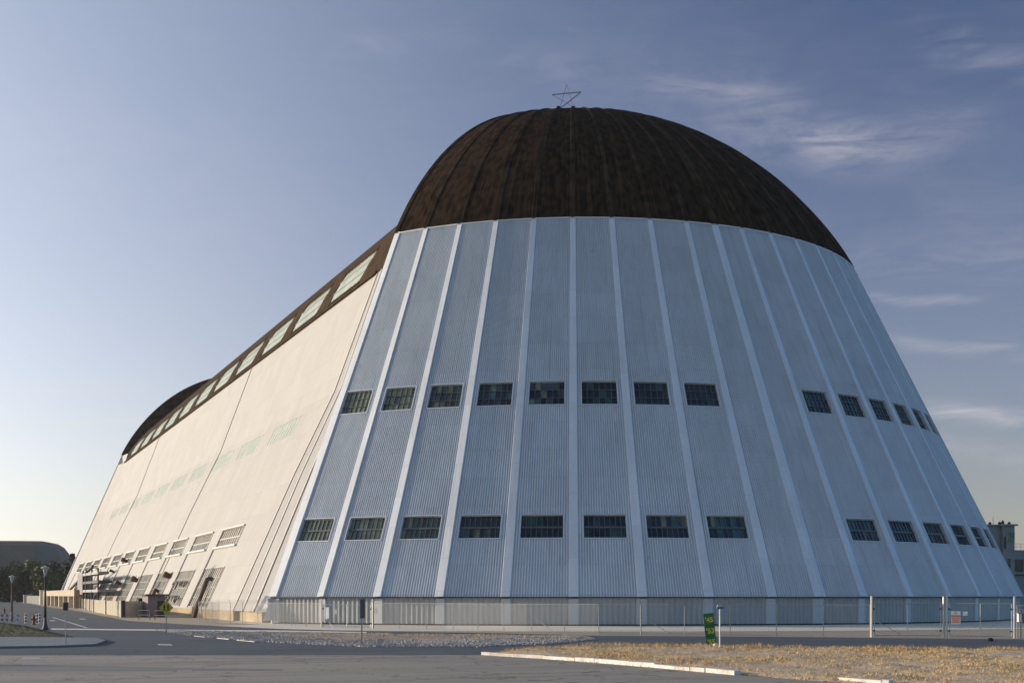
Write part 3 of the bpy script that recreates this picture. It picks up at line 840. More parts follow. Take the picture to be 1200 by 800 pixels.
# yellow diamond
p = g(195, 743); o = empty('crossing_sign', (*p, 0), -YAW); tag(o, 'yellow diamond warning sign with two black walking figures', 'sign')
b = MB(); b.bar((0, 0, 0), (0, 0, 2.35), .06, .05); b.build('post', 'galvanised', o)
b = MB(); r_ = .52; z = 1.93
for yy in (-.04,):
    i = [b.vert((x*r_, yy+t, z+zz*r_)) for t in (-.006, .006) for x, zz in ((0, -1), (1, 0), (0, 1), (-1, 0))]
    b.face([0, 1, 2, 3]); b.face([7, 6, 5, 4])
    for k in range(4): b.face([k, 4+k, 4+(k+1) % 4, (k+1) % 4])
b.build('sign_face', 'sign_yellow', o)
for x in (-.14, .13):
    b = MB(); y = -.052
    b.lathe([(.01, -.045), (.04, -.02), (.04, .02), (.01, .045)], (x, y, 2.14), 8)
    b.bar((x, y, 2.09), (x, y, 1.9), .09, .01, up=(0, 1, 0)); b.bar((x, y, 1.9), (x-.07, y, 1.68), .05, .01, up=(0, 1, 0)); b.bar((x, y, 1.9), (x+.08, y, 1.69), .05, .01, up=(0, 1, 0))
    b.bar((x, y, 2.06), (x+.1, y, 1.95), .035, .01, up=(0, 1, 0)); b.bar((x, y, 2.06), (x-.1, y, 1.96), .035, .01, up=(0, 1, 0))
    b.build('walking_figure', 'sign_black', o)
# sign seen edge-on at the gravel
p = g(424, 757); o = empty('road_sign', (*p, 0), -YAW+R(80)); tag(o, 'tall dark sign post seen edge-on at the edge of the gravel island', 'sign')
b = MB(); b.bar((0, 0, 0), (0, 0, 2.68), .055, .05); b.build('post', 'post_grey', o)
b = MB(); b.box(-.45, .45, -.055, -.035, 1.55, 2.6); b.build('sign_face', 'frame_dark', o)
b = MB(); b.box(-.12, .12, -.05, .05, 2.08, 2.24); b.build('bracket', 'rubber_dark', o)
p = g(77, 757); o = empty('meter_post', (*p, 0), -YAW); tag(o, 'thin post with small dark box on top at the pavement edge', 'post')
b = MB(); b.tube([(0, 0, 0), (0, 0, 2.0)], .03, 8); b.build('post', 'post_grey', o)
b = MB(); b.box(-.12, .12, -.08, .08, 1.98, 2.42); b.build('box', 'frame_dark', o)

# ================================================================== STREET LAMPS
def lamp(p, h, iron, label):
    o = empty('street_lamp', (*p, 0)); tag(o, label, 'street lamp', 'old-fashioned street lamps')
    b = MB(); b.lathe([(.28, 0), (.28, .12), (.2, .3), (.15, .55), (.12, .8), (.1, 1.0)], n=14); b.build('base', iron, o)
    b = MB(); b.lathe([(.1, 1.0), (.09, 2.5), (.07, h-.95), (.11, h-.9), (.11, h-.84), (.06, h-.8)], n=12); b.build('pole', iron, o, True)
    b = MB(); b.lathe([(.07, h-.8), (.17, h-.35), (.19, h-.2)], n=12); b.build('lantern', 'lamp_glass', o)
    b = MB(); b.lathe([(.19, h-.2), (.36, h-.17), (.3, h-.1), (.1, h-.02), (.03, h+.05)], n=14); b.build('cap', 'lamp_glass', o)
lamp(g(53, 738), 5.15, 'lamp_iron', 'near street lamp with dark flared base beside the grass verge')
lamp(g(14, 727.6), 4.95, 'lamp_bronze', 'far brownish street lamp behind the striped barricade')

# hydrants, bollards, barricade
def hydrant(p, s, label):
    o = empty('fire_hydrant', (*p, 0)); o.scale = (s, s, s); tag(o, label, 'hydrant', 'red fire hydrants')
    b = MB(); b.lathe([(.22, 0), (.22, .06), (.14, .08), (.13, .62), (.17, .65), (.17, .7), (.14, .78), (.08, .88), (.03, .95)], n=12); b.build('body', 'hydrant_red', o, False)
    for sx_ in (-1, 1):
        b = MB(); b.tube([(0, 0, .5), (sx_*.24, 0, .5)], .065, 8); b.build('outlet', 'hydrant_red', o)
    b = MB(); b.tube([(0, 0, .42), (0, -.24, .42)], .085, 8); b.build('outlet', 'hydrant_red', o)
hydrant(g(39.5, 731.5), 1.0, 'red fire hydrant between the striped bollards')
hydrant(g(5, 718), .95, 'distant dark red hydrant left of the far street lamp')
def bollard(p, label):
    o = empty('striped_bollard', (*p, 0)); tag(o, label, 'bollard', 'black and white striped bollards')
    b = MB(); b.lathe([(.09, 0), (.09, .95), (.06, 1.0), (.01, 1.02)], n=10); b.build('post', 'bollard_white', o)
    for z in (.25, .55, .85):
        b = MB(); b.lathe([(.096, z-.07), (.096, z+.07)], n=10); b.build('stripe', 'sign_black', o)
bollard(g(30, 730), 'striped bollard standing alone left of the red hydrant')
bollard(g(43.2, 731.2), 'striped bollard immediately right of the red hydrant')
bollard(g(46.3, 730), 'striped bollard furthest right, next to the near street lamp')
p = g(10, 731); o = empty('barricade', (*p, 0), R(-12)); tag(o, 'orange and white striped road barricade under the far street lamp', 'barricade')
for x in (-.75, .75):
    b = MB(); b.bar((x, -.3, 0), (x, 0, 1.05), .06); b.bar((x, .3, 0), (x, 0, 1.05), .06); b.build('leg', 'bollard_white', o)
for z in (.45, .85):
    b = MB()
    for k in range(8): b.box(-.9+k*.225, -.9+(k+1)*.225-.002, -.2+z*.18, -.17+z*.18, z-.12, z+.12, k % 2)
    b.build('board', ['bollard_white', 'barrier_orange'], o)

# ================================================================== DISTANT BUILDINGS
# far hangar beyond the trees, to the left
dh = empty('distant_hangar', (0, 0, 0)); tag(dh, 'long dull grey-brown hangar with rounded roof end behind the trees', 'hangar')
A = at(80, HY, y0=700); far0 = Vector((A.x, 700, 0))
b = MB(); H = 34.6
axis = Vector((-1, .25, 0)).normalized(); nrm = Vector((-axis.y, axis.x, 0)); 
Wd = 60; Lh = 380
sec = []
NP = 16
ring_pts = []
for k in range(NP+1):     # end quarter round, in plan and in elevation
    a = PI/2*k/NP
    ring_pts.append((1-math.sin(a), math.cos(a)))
rows = []
prof2 = [(0, 0), (0, .25), (0, .5), (.02, .68), (.06, .82), (.12, .92), (.20, .98), (.3, 1.0)]
for q in range(9):
    rows.append([])
segs = []
for inset, hz in prof2:
    d_in = inset*40
    # plan outline: front line, rounded corner, end, back
    x0 = -d_in; pts_ = [(Lh, -Wd/2+d_in*.8), (12+d_in, -Wd/2+d_in*.8)]
    for k in range(1, 7):
        a = PI/2*k/6; pts_.append((12+d_in-12*math.sin(a), -Wd/2+d_in*.8+12*(1-math.cos(a))))
    pts_ += [(d_in, Wd/2-12), (12+d_in, Wd/2-d_in*.8), (Lh, Wd/2-d_in*.8)]
    segs.append([b.vert(far0+axis*u+nrm*-v*-1+Vector((0, 0, hz*H)), (u, hz*H)) for u, v in pts_])
for a, c in zip(segs, segs[1:]):
    for k in range(len(a)-1): b.face([a[k], a[k+1], c[k+1], c[k]], 1 if a is segs[-2] or a is segs[-3] else 0)
b.face(segs[-1], 1)
b.build('shell', ['far_hangar', 'far_hangar_roof'], dh)
b = MB(); b.box(0, 2.5, 0, 2.5, 0, 3.5)
o = b.build('roof_vent', 'far_hangar_roof', dh); o.location = far0+axis*60+nrm*0+Vector((0, 0, H-.2))

# block with lookout tower to the right, behind the doors
ct = empty('tower_building', at(1175, HY, y0=60)); ct.location.z = 0; ct.rotation_euler = (0, 0, -YAW+R(8))
tag(ct, 'grey concrete building with a lookout tower and railing right of the hangar', 'building')
dd = deptht(ct.location); k_ = dd/F      # metres per photo pixel there
def X(px): return (px-1175)*k_
def Z(py): return CZ+(HY-py)*k_
b = MB(); b.box(X(1150), X(1172.9), 0, 5, 0, Z(616)); b.box(X(1173), X(1187.5), -.8, 5, 0, Z(616)); b.build('tower', 'concrete_block', ct)
b = MB(); b.box(X(1149), X(1174), -.4, 5.4, Z(616)+.002, Z(614.3)); b.box(X(1172), X(1190), -1.4, 5.4, Z(616)+.004, Z(614)); b.build('roof', 'post_grey', ct)
for px_, hh in ((1162, .5), (1174, .6), (1178, .9), (1186, .6)):
    b = MB(); b.lathe([(.3, 0), (.35, hh*.5), (.15, hh)], (X(px_), 1, Z(614)), 8); b.build('roof_unit', 'frame_dark', ct)
b = MB(); b.bar((X(1166), 1, Z(614)), (X(1166), 1, Z(605)), .08); b.build('antenna', 'post_grey', ct)
def rectwin(name, x0, x1, z0, z1, y, gl, nc, nr, parent):
    def P(s, t, o_): return Vector((lerp(x0, x1, s), y-o_, lerp(z0, z1, t)))
    return window(name, parent, P, nc, nr, .15, gl, fm='post_grey', mm='frame_dark', depth=.02, proud=.12, mw=.08)
rectwin('window', X(1178), X(1186.8), Z(635), Z(623), -.83, ['glass_teal'], 2, 1, ct)
rectwin('window', X(1173.6), X(1177), Z(643), Z(628), -.83, ['rust'], 1, 1, ct)
rectwin('window', X(1177.5), X(1182.5), Z(665), Z(654), -.83, ['glass_murky', 'glass_dark'], 2, 3, ct)
b = MB(); b.box(X(1187.6), X(1260), .5, 14, 0, Z(644)); b.build('block', 'concrete_block', ct)
b = MB(); b.box(X(1187.8), X(1262), .1, .498, Z(674), Z(672.5)); b.build('ledge', 'frame_dark', ct)
for q in range(4):
    rectwin('window', X(1189.5+q*17), X(1202.5+q*17), Z(670), Z(654.5), .47, ['glass_dark'], 3, 1, ct)
b = MB()
b.tube([(X(1188), .8, Z(636.5)), (X(1260), .8, Z(636.5))], .04, 5); b.tube([(X(1188), .8, Z(640)), (X(1260), .8, Z(640))], .03, 5)
for q in range(12): b.tube([(X(1188+q*6), .8, Z(644)), (X(1188+q*6), .8, Z(636.5))], .03, 5)
b.build('railing', 'galvanised', ct)

# ================================================================== TREES
def tree(p, h, w, leafm, label, group, n=2600, trunk_h=.3, narrow=False, clumps=16, leaf=.55, seed=0):
    rnd = random.Random(seed)
    o = empty('tree', (*p, 0)); tag(o, label, 'tree', group)
    b = MB(); b.lathe([(h*.022+.06, 0), (h*.018+.04, h*trunk_h), (h*.01, h*.7)], n=8)
    cl = []
    for k in range(clumps):
        t = k/(clumps-1) if narrow else rnd.random()
        z = h*lerp(trunk_h*.8, .93, t)
        env = w/2*(math.sin(PI*min(1, .12+.86*t))**.6 if not narrow else (1-.6*t))
        a = rnd.random()*2*PI; rr = env*rnd.uniform(.15, .8)
        c = Vector((rr*math.cos(a), rr*math.sin(a), z)); cl.append((c, rnd.uniform(.22, .4)*w*(.8 if narrow else 1)))
        b.bar(Vector((0, 0, max(h*trunk_h*.7, z-h*.18))), c, h*.012, h*.012, w2=.03, h2=.03)
    b.build('trunk', 'bark', o)
    L = MB()
    for k in range(n):
        c, r_ = cl[k % len(cl)]
        d = Vector((rnd.gauss(0, 1), rnd.gauss(0, 1), rnd.gauss(0, .8))).normalized()*r_*(rnd.random()**.45)
        q = c+d; q.z = max(.2, q.z)
        s_ = leaf*rnd.uniform(.5, 1.2)
        u = Vector((rnd.gauss(0, 1), rnd.gauss(0, 1), rnd.gauss(0, 1))).normalized(); v = u.orthogonal().normalized()
        v = (v*math.cos(rnd.random()*6)+u.cross(v)*math.sin(rnd.random()*6)).normalized()
        u2 = u.cross(v)
        L.quad(q-v*s_, q+u2*s_*.55, q+v*s_, q-u2*s_*.55)
    L.build('crown', leafm, o)
    return o
rnd = random.Random(5)
specs = [(-30, 655, 15, 'leaf_dark'), (-12, 668, 13, 'leaf_olive'), (4, 668, 15, 'leaf_dark'), (20, 660, 16, 'leaf_olive'), (29, 668, 15, 'leaf_dark'),
         (40, 656, 17, 'leaf_olive'), (50, 661, 16, 'leaf_olive'), (60, 660, 17, 'leaf_dark'), (70, 664, 15, 'leaf_dark'), (78, 655, 15, 'leaf_olive'), (88, 661, 14, 'leaf_dark'), (98, 664, 16, 'leaf_dark')]
tl = ['dark broad tree cut by the left picture edge', 'lowest round tree at the left edge before the far hangar', 'dark tree behind the far street lamp', 'olive green tree right of the far street lamp', 'dark tree filling the gap between two olive trees',
      'tallest olive tree before the far hangar', 'olive tree directly behind the near street lamp', 'dark tree just right of the near street lamp', 'dark low tree left of the hangar corner', 'olive tree under the rounded end of the far hangar', 'dark tree touching the far corner of the white hangar', 'dark tree partly hidden behind the white hangar corner']
for k, (px, py, wpx, lm) in enumerate(specs):
    dist = 520+rnd.uniform(-40, 60)
    a = (px-600)/F; s, c = math.sin(YAW), math.cos(YAW)
    x, y = CX+(s+a*c)*dist, CY+(c-a*s)*dist
    h = CZ+(HY-py)/F*dist
    tree((x, y), h, wpx*1.9*dist/F, lm, tl[k], 'trees before the distant hangar', n=1900, trunk_h=.12, clumps=15, leaf=.75, seed=k)
for k, (px, py, wpx, lb) in enumerate(((84.5, 645, 8, 'tall narrow rusty-leaved tree left of the white hangar corner, taller than the rest'), (79.5, 651, 5, 'slim rusty-leaved tree at the rounded end of the far hangar'))):
    dist = 500; a = (px-600)/F; s, c = math.sin(YAW), math.cos(YAW)
    x, y = CX+(s+a*c)*dist, CY+(c-a*s)*dist
    tree((x, y), CZ+(HY-py)/F*dist, wpx*dist/F, 'leaf_rusty', lb, 'rusty trees beside the far hangar', n=1500, trunk_h=.3, clumps=9, leaf=.45, seed=40+k)
# trees standing left of the view; their shadows reach the road and the wall
for k, (x, y, h, w) in enumerate(((-82, 39, 13.5, 4.0), (-103, -86, 5.5, 4))):
    tree((x, y), h, w, 'leaf_dark', ['tall slender dark roadside tree shading the side wall by the tan fence', 'small round roadside tree at the left edge of the forecourt'][k], 'roadside trees left of the forecourt', n=1500, trunk_h=.25, clumps=12, leaf=.3, seed=70+k)

# ================================================================== GROUND
def sheet(name, pts, z, m, kind='structure', ucorr=None):
    b = MB(); ids = [b.vert((p[0], p[1], z), (p[0], p[1])) for p in pts]
    b.face(ids); o = b.build(name, m); 
    if o.data.polygons[0].normal.z < 0: o.data.flip_normals()
    o['kind'] = kind; return o
S_ = 5000
sheet('ground', [(-S_, -S_), (S_, -S_), (S_, S_), (-S_, S_)], 0, 'm_ground')
# concrete apron round the doors
ap = [(-75*math.sin(R(a)), -75*math.cos(R(a))) for a in range(-70, 62, 4)]+[(-49, -36), (-49, -20), (-40, 0), (40, 0), (75, -20)]
sheet('apron', ap, .004, 'm_apron')
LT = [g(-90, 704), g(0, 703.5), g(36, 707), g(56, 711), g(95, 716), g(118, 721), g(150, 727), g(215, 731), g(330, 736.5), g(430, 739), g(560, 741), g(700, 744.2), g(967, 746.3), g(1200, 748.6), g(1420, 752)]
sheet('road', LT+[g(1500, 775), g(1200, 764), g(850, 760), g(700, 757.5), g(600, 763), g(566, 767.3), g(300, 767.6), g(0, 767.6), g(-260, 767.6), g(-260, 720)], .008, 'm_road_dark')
road_fg = [g(-420, 767.6), g(0, 767.6), g(300, 767.6), g(566, 767.3), g(700, 776.5), g(868, 791), g(990, 800), (-30, -140), (10, -150), (20, -260), (-240, -260), (-260, -100)]
sheet('forecourt_road', road_fg, .0121, 'm_road_light')
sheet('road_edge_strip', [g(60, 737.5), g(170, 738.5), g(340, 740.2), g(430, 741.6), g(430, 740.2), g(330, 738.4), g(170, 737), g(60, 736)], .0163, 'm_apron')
# forecourt: painted shadow band at left, then a thin asphalt repair strip
for q in ([(0, 779), (60, 779), (200, 782), (330, 784), (330, 785.5), (180, 786), (0, 786)], [(250, 771.2), (520, 770.8), (520, 771.5), (250, 772.1)]):
    sheet('shade_and_repair_patch', [g(*a) for a in q], .0172, 'm_shade_and_repair')
# painted marks
for q in ([(184, 754.3), (200, 754.6), (203, 756.2), (186, 755.8)], [(25, 770.6), (47, 770.4), (48, 771.6), (26, 771.8)], [(92, 724.3), (99, 724.5), (101, 725.6), (94, 725.4)], [(58, 726.5), (64, 726.5), (65, 727.5), (58, 727.4)],
          [(62, 722.6), (70, 725), (90, 731), (104, 735.6), (101, 735.7), (86, 731.2), (67, 725.1), (60, 722.8)], [(208, 786), (225, 785.6), (225, 786.5), (208, 787)]):
    sheet('road_marking', [g(*a) for a in q], .0204, 'm_line')
# pavement at left with kerb
pv = [(-200, 748), (0, 747.8), (70, 748.2), (112, 748.8), (124, 752), (112, 756.5), (60, 758.6), (0, 759.5), (-200, 761)]
b = MB(); top = [b.vert((*g(*a), .12), g(*a)) for a in pv]; bot = [b.vert((*g(*a), 0), g(*a)) for a in pv]
b.face(top)
for k in range(len(pv)): b.face([bot[k], bot[(k+1) % len(pv)], top[(k+1) % len(pv)], top[k]])
o = b.build('pavement', 'm_pavement'); o['kind'] = 'structure'
# islands as low mounds: boundary polygon, gridded and raised
def inside(pt, poly):
    x, y = pt; c = False
    for (x0, y0), (x1, y1) in zip(poly, poly[1:]+poly[:1]):
        if (y0 > y) != (y1 > y) and x < (x1-x0)*(y-y0)/(y1-y0)+x0: c = not c
    return c
def dist_edge(pt, poly):
    m_ = 1e9; P = Vector(pt)
    for a, c in zip(poly, poly[1:]+poly[:1]):
        a = Vector(a); c = Vector(c); d = c-a; t = max(0, min(1, (P-a).dot(d)/max(1e-9, d.length_squared)))
        m_ = min(m_, (P-(a+d*t)).length)
    return m_
def mound_h(x, y, poly, H, rough=.06, edge=1.2):
    d = dist_edge((x, y), poly); f = min(1, d/edge); f = f*f*(3-2*f)
    return .02+f*(H+rough*noise.noise(Vector((x*.7, y*.7, 3)))+rough*.6*noise.noise(Vector((x*2.3, y*2.3, 9))))
def mound(name, poly, H, m, step=.5, rough=.06, edge=1.2):
    xs = [p[0] for p in poly]; ys = [p[1] for p in poly]
    b = MB(); ids = {}
    nx = int((max(xs)-min(xs))/step)+2; ny = int((max(ys)-min(ys))/step)+2
    def vid(i, j):
        if (i, j) not in ids:
            x = min(xs)+i*step; y = min(ys)+j*step
            ids[i, j] = b.vert((x, y, mound_h(x, y, poly, H, rough, edge) if inside((x, y), poly) else -.03), (x, y))
        return ids[i, j]
    for i in range(nx):
        for j in range(ny):
            x = min(xs)+(i+.5)*step; y = min(ys)+(j+.5)*step
            if inside((x, y), poly): b.face([vid(i, j), vid(i+1, j), vid(i+1, j+1), vid(i, j+1)])
    o = b.build(name, m, smooth=True); o['kind'] = 'structure'; return o
GR = [g(*a) for a in ((568, 765.8), (600, 761.5), (640, 759.5), (700, 757), (850, 758.8), (1000, 761.2), (1200, 763), (1400, 767), (1600, 790), (1400, 815), (1150, 810), (1040, 802), (940, 797), (868, 790.5), (700, 776.5))]
mound('grass_verge', GR, .10, 'm_grass_floor', .55, .12)
GV = [g(*a) for a in ((178, 737.7), (300, 740.6), (430, 742.6), (560, 744.0), (690, 745.6), (699, 749.5), (640, 755), (560, 758), (430, 757.8), (300, 751.6), (215, 743.6))]
mound('gravel_island', GV, .06, 'm_dirt', .6, .08, .8)
LW = [g(*a) for a in ((-160, 726), (-30, 728.5), (0, 729.8), (40, 735.5), (72, 743.5), (94, 747.6), (0, 747.4), (-160, 747.6))]
mound('lawn', LW, .22, 'm_lawn', .7, .06, 1.5)
# kerbs: old broken white concrete blocks, each one its own length
def kerb(pts, name, w=.28, h=.17, seg=(1.6, 3.2), miss=0, seed=1):
    rnd = random.Random(seed); b = MB()
    for a, c in zip(pts, pts[1:]):
        a = Vector((*a, 0)); c = Vector((*c, 0)); L = (c-a).length; d = (c-a)/L; s = 0
        while s < L:
            l = min(rnd.uniform(*seg), L-s)
            p = a+d*s; q = a+d*(s+l-.05)
            hh = h*rnd.uniform(.8, 1.1); j = Vector((rnd.uniform(-.03, .03), rnd.uniform(-.03, .03), 0))
            if rnd.random() >= miss: b.bar(p+Vector((0, 0, hh/2-.01))+j, q+Vector((0, 0, hh/2-.01+rnd.uniform(-.02, .02)))-j, w, hh, w2=w*rnd.uniform(.8, 1.05))
            s += l
    o = b.build(name, 'm_curb'); o['kind'] = 'structure'; return o
kerb([g(567, 767), g(640, 771.3), g(700, 776), g(770, 782), g(830, 787.6), g(866, 790.8)], 'kerb', seed=3)
kerb([g(985, 797.5), g(1045, 802)], 'kerb', seed=4)
kerb([g(215, 743.9), g(300, 752)], 'kerb', w=.12, h=.05, seed=6, miss=.3)
# gravel stones, blades of grass
def inpoly(poly, rnd, yb=0):
    xs = [p[0] for p in poly]; ys = [p[1] for p in poly]
    while True:
        p = (rnd.uniform(min(xs), max(xs)), rnd.uniform(min(ys), max(ys)))
        if inside(p, poly): return p
rnd = random.Random(11)
b = MB()
front = [Vector(g(*a)) for a in ((215, 743.9), (300, 752), (430, 758), (560, 758.2), (640, 755.2), (699, 749.5))]
def near_front(p):
    m_ = 1e9; P = Vector(p)
    for a, c in zip(front, front[1:]):
        d = c-a; t = max(0, min(1, (P-a).dot(d)/d.length_squared)); m_ = min(m_, (P-(a+d*t)).length)
    return m_
cnt = 0
while cnt < 13000:
    p = inpoly(GV, rnd); dd_ = near_front(p)
    v_ = noise.noise(Vector((p[0]*.25, p[1]*.25, 1)))
    if rnd.random() > max(.03, 1.15-dd_/7+v_): continue
    cnt += 1
    s = rnd.uniform(.025, .065)*(1.5 if dd_ < .5 else 1)
    z = mound_h(p[0], p[1], GV, .06, .08, .8)
    vs = [b.vert((p[0]+s*x*rnd.uniform(.6, 1.2), p[1]+s*y*rnd.uniform(.6, 1.2), z+s*zz*rnd.uniform(.5, 1.1))) for x, y, zz in ((-1, -1, -.3), (1, -1, -.3), (1, 1, -.3), (-1, 1, -.3), (-.6, -.6, .8), (.6, -.6, .8), (.6, .6, .8), (-.6, .6, .8))]
    for f in ((0, 1, 5, 4), (1, 2, 6, 5), (2, 3, 7, 6), (3, 0, 4, 7), (4, 5, 6, 7)): b.face([vs[i] for i in f])
tag(b.build('gravel', 'm_gravel'), 'pale grey gravel and broken stones along the road island', 'gravel', kind='stuff')
def grass(name, poly, n, m, label, hmin, hmax, H, rough, edge, seed, spread=.05, dens=None):
    rnd = random.Random(seed); b = MB(); c_ = 0
    while c_ < n:
        p = inpoly(poly, rnd)
        if dens and rnd.random() > dens(p): continue
        c_ += 1
        z = mound_h(p[0], p[1], poly, H, rough, edge)-.02
        cl = .6+.8*max(0, noise.noise(Vector((p[0]*.5, p[1]*.5, 5)))+.3)
        for _ in range(3):
            a = rnd.random()*2*PI; h = rnd.uniform(hmin, hmax)*cl; le = rnd.uniform(.1, .7)*h
            q = Vector((p[0]+rnd.gauss(0, spread), p[1]+rnd.gauss(0, spread), z)); w = rnd.uniform(.010, .022)
            t = Vector((math.cos(a), math.sin(a), 0)); u = Vector((-t.y, t.x, 0))
            b.face([b.vert(q-t*w), b.vert(q+t*w), b.vert(q+u*le+Vector((0, 0, h)))])
    return tag(b.build(name, m), label, 'grass', kind='stuff')
def dens_gr(p):
    d = dist_edge(p, GR); far_edge = 1 if p[1] > -103+((p[0]+50)*-.0) else 0
    v_ = noise.noise(Vector((p[0]*.22, p[1]*.22, 8)))
    return max(.06, min(1, .42+v_*1.3))
grass('dry_grass', GR, 21000, 'dry_blade', 'golden dry grass covering the verge behind the white kerb', .03, .12, .10, .12, 1.2, 21, dens=dens_gr)
BK = [g(*a) for a in ((590, 762.5), (700, 757), (850, 758.8), (1000, 761.2), (1200, 763), (1300, 765), (1200, 766), (1000, 764), (850, 761.5), (700, 759.5), (600, 764))]
grass('tall_dry_grass', BK, 3600, 'dry_blade', 'taller fringe of dry grass along the back edge of the verge', .08, .27, .1, .12, 1.2, 22)
grass('lawn_grass', LW, 9000, 'grass_green', 'dull green and brown grass on the left verge', .05, .16, .22, .06, 1.5, 23)
WD = [g(*a) for a in ((240, 740.2), (420, 743.2), (690, 746), (690, 748), (420, 746.5), (250, 742.5))]
grass('weeds', WD, 1400, 'dry_blade', 'sparse dry weeds in the dirt of the gravel island', .05, .2, .06, .08, .8, 24)

b = MB(); b.box(-900, 700, -420, 1300, -1.5, 75)
hzo = b.build('haze', 'hole_dark'); hzo['kind'] = 'stuff'
hm = D.materials.new('haze'); hm.use_nodes = True; hn = hm.node_tree; hn.nodes.clear()
ho = hn.nodes.new('ShaderNodeOutputMaterial'); pv_ = hn.nodes.new('ShaderNodeVolumePrincipled')
pv_.inputs['Density'].default_value = .00006; pv_.inputs['Color'].default_value = (.9, .92, .95, 1); pv_.inputs['Anisotropy'].default_value = .3
hn.links.new(pv_.outputs[0], ho.inputs['Volume']); hzo.data.materials.clear(); hzo.data.materials.append(hm)

# ================================================================== LIGHT AND SKY
AZ = R(126.3)       # from -Y towards -X
EL = R(9.0)
S3 = Vector((-math.sin(AZ)*math.cos(EL), -math.cos(AZ)*math.cos(EL), math.sin(EL)))
sd_ = D.lights.new('sun', 'SUN'); sd_.energy = 4.5; sd_.angle = R(.6); sd_.color = (1.0, .84, .65)
so = D.objects.new('sun', sd_); col.objects.link(so); so.rotation_euler = S3.to_track_quat('Z', 'Y').to_euler()
w = D.worlds.new('World'); scene.world = w; w.use_nodes = True
nt = w.node_tree; nt.nodes.clear()
out = nt.nodes.new('ShaderNodeOutputWorld'); bg = nt.nodes.new('ShaderNodeBackground'); nt.links.new(bg.outputs[0], out.inputs[0])
sky = nt.nodes.new('ShaderNodeTexSky'); sky.sky_type = 'NISHITA'; sky.sun_disc = False
sky.sun_elevation = EL; sky.sun_rotation = math.atan2(S3.x, S3.y)
sky.air_density = 1.0; sky.dust_density = 1.5; sky.ozone_density = 3.0; sky.altitude = 0
bg.inputs[1].default_value = .12
HZ0, HZ1, HZ2 = .30, .92, .70
gen = nt.nodes.new('ShaderNodeTexCoord').outputs['Generated']
# summer haze: light scattered forwards around the sun and thickest low over the horizon
def mth(op, a, b=None):
    n = N(nt, 'ShaderNodeMath', operation=op)
    for i, v in enumerate((a, b)):
        if v is None: continue
        if isinstance(v, (int, float)): n.inputs[i].default_value = v
        else: nt.links.new(v, n.inputs[i])
    return n.outputs[0]
nrmz = N(nt, 'ShaderNodeVectorMath', operation='NORMALIZE'); nt.links.new(gen, nrmz.inputs[0])
sepz = N(nt, 'ShaderNodeSeparateXYZ'); nt.links.new(nrmz.outputs[0], sepz.inputs[0])
dt = N(nt, 'ShaderNodeVectorMath', operation='DOT_PRODUCT'); nt.links.new(nrmz.outputs[0], dt.inputs[0]); dt.inputs[1].default_value = tuple(S3)
d2 = mth('POWER', mth('MAXIMUM', dt.outputs['Value'], 0.), 2.)
zz = mth('MAXIMUM', sepz.outputs[2], 0.)
anti = mth('MINIMUM', mth('MULTIPLY', mth('MAXIMUM', mth('SUBTRACT', mth('MULTIPLY', dt.outputs['Value'], -1.), .08), 0.), 2.2), 1.)
sc = mix(nt, 1.0, sky.outputs[0], mix(nt, anti, (.34, .50, .76), (1.22, 1.56, 1.85)), 'MULTIPLY')
HZ0 = mth('MULTIPLY', mth('SUBTRACT', 1.0, mth('MULTIPLY', anti, .75)), HZ0)
hz = mth('MULTIPLY', mth('POWER', 2.718, mth('MULTIPLY', zz, -5.2)), mth('ADD', HZ0, mth('MULTIPLY', d2, HZ1)))
def addc(base, fac, c):
    sc_ = N(nt, 'ShaderNodeVectorMath', operation='SCALE'); sc_.inputs[0].default_value = c; nt.links.new(fac, sc_.inputs['Scale'])
    ad = N(nt, 'ShaderNodeVectorMath', operation='ADD'); nt.links.new(base, ad.inputs[0]); nt.links.new(sc_.outputs[0], ad.inputs[1]); return ad.outputs[0]
sc = addc(sc, hz, (9.3, 7.7, 6.0))
sc = addc(sc, mth('MULTIPLY', d2, HZ2), (7.7, 8.3, 8.4))
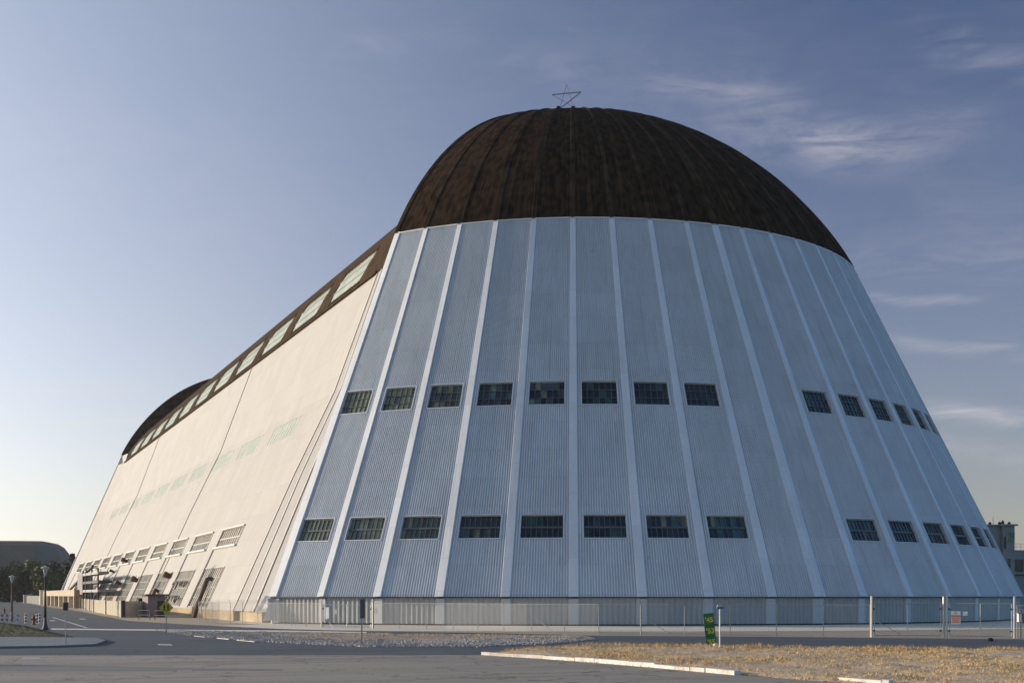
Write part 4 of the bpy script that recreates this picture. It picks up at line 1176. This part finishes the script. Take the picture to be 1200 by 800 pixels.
# thin cirrus in azimuth / elevation
U = mth('ARCTAN2', sepz.outputs[0], sepz.outputs[1]); V = mth('ARCSINE', sepz.outputs[2])
uv = N(nt, 'ShaderNodeCombineXYZ'); nt.links.new(U, uv.inputs[0]); nt.links.new(V, uv.inputs[1]); uv = uv.outputs[0]
wob = mth('MULTIPLY', mth('SUBTRACT', noise_tex(nt, uv, 7., 3, .5, (1, 1.6, 1)), .5), .035)
fil = ramp(nt, noise_tex(nt, uv, 14., 7, .62, (1, 6., 1), 1.2), [(.32, 0.), (.72, 1.)])
puff = ramp(nt, noise_tex(nt, uv, 11., 5, .6, (1, 2.0, 1), .8), [(.35, .15), (.7, 1.)])
Vd = mth('ADD', V, wob)
acc = None
def aze(px, py):
    a = math.atan((px-600)/F); return YAW+a, math.atan((HY-py)/F*math.cos(a))
for x0, y0, x1, y1, th, amp, soft in ((770, 88, 915, 120, 12, .26, 0), (850, 146, 1000, 172, 22, .42, 1), (960, 172, 1120, 150, 26, .34, 1), (1085, 30, 1230, 100, 20, .28, 1), (1025, 356, 1130, 352, 6, .34, 0), (1050, 404, 1260, 410, 7, .34, 0),
        (1085, 488, 1300, 486, 11, .6, 0), (1080, 520, 1260, 545, 10, .25, 0), (-100, 492, 190, 498, 7, .4, 0), (-60, 455, 160, 457, 10, .25, 0), (430, 40, 800, 95, 22, .13, 1), (700, 60, 1260, 230, 70, .08, 1), (-100, 120, 300, 230, 60, .08, 1), (950, 290, 1300, 300, 30, .12, 0)):
    a0, e0 = aze(x0, y0); a1, e1 = aze(x1, y1)
    L = math.hypot(a1-a0, e1-e0); cu, su = (a1-a0)/L, (e1-e0)/L
    du = mth('SUBTRACT', U, (a0+a1)/2); dv = mth('SUBTRACT', Vd, (e0+e1)/2)
    p_ = mth('DIVIDE', mth('ADD', mth('MULTIPLY', du, cu), mth('MULTIPLY', dv, su)), L*.62)
    q_ = mth('DIVIDE', mth('SUBTRACT', mth('MULTIPLY', dv, cu), mth('MULTIPLY', du, su)), th/F)
    e_ = mth('POWER', 2.718, mth('MULTIPLY', mth('ADD', mth('POWER', mth('ABSOLUTE', p_), 4.), mth('POWER', mth('ABSOLUTE', q_), 2.)), -1.))
    e_ = mth('MULTIPLY', mth('MULTIPLY', e_, amp), puff if soft else fil)
    e_ = mth('MULTIPLY', e_, fil) if soft and th < 60 else e_
    e_ = mth('MULTIPLY', e_, 1.0)
    acc = e_ if acc is None else mth('ADD', acc, e_)
far_c = mth('MULTIPLY', mth('MULTIPLY', fil, puff), .04)      # faint streaks over the rest of the sky
acc = mth('MINIMUM', mth('ADD', acc, far_c), .85)
skyc = mix(nt, acc, sc, (4.6, 4.4, 4.7))
skyc = addc(skyc, mth('MULTIPLY', acc, d2), (4.5, 4.0, 3.4))
nt.links.new(skyc, bg.inputs[0])

scene.render.engine = 'CYCLES'
scene.view_settings.view_transform = 'Standard'; scene.view_settings.look = 'None'; scene.view_settings.gamma = 1
scene.view_settings.exposure = .25
scene.cycles.max_bounces = 6
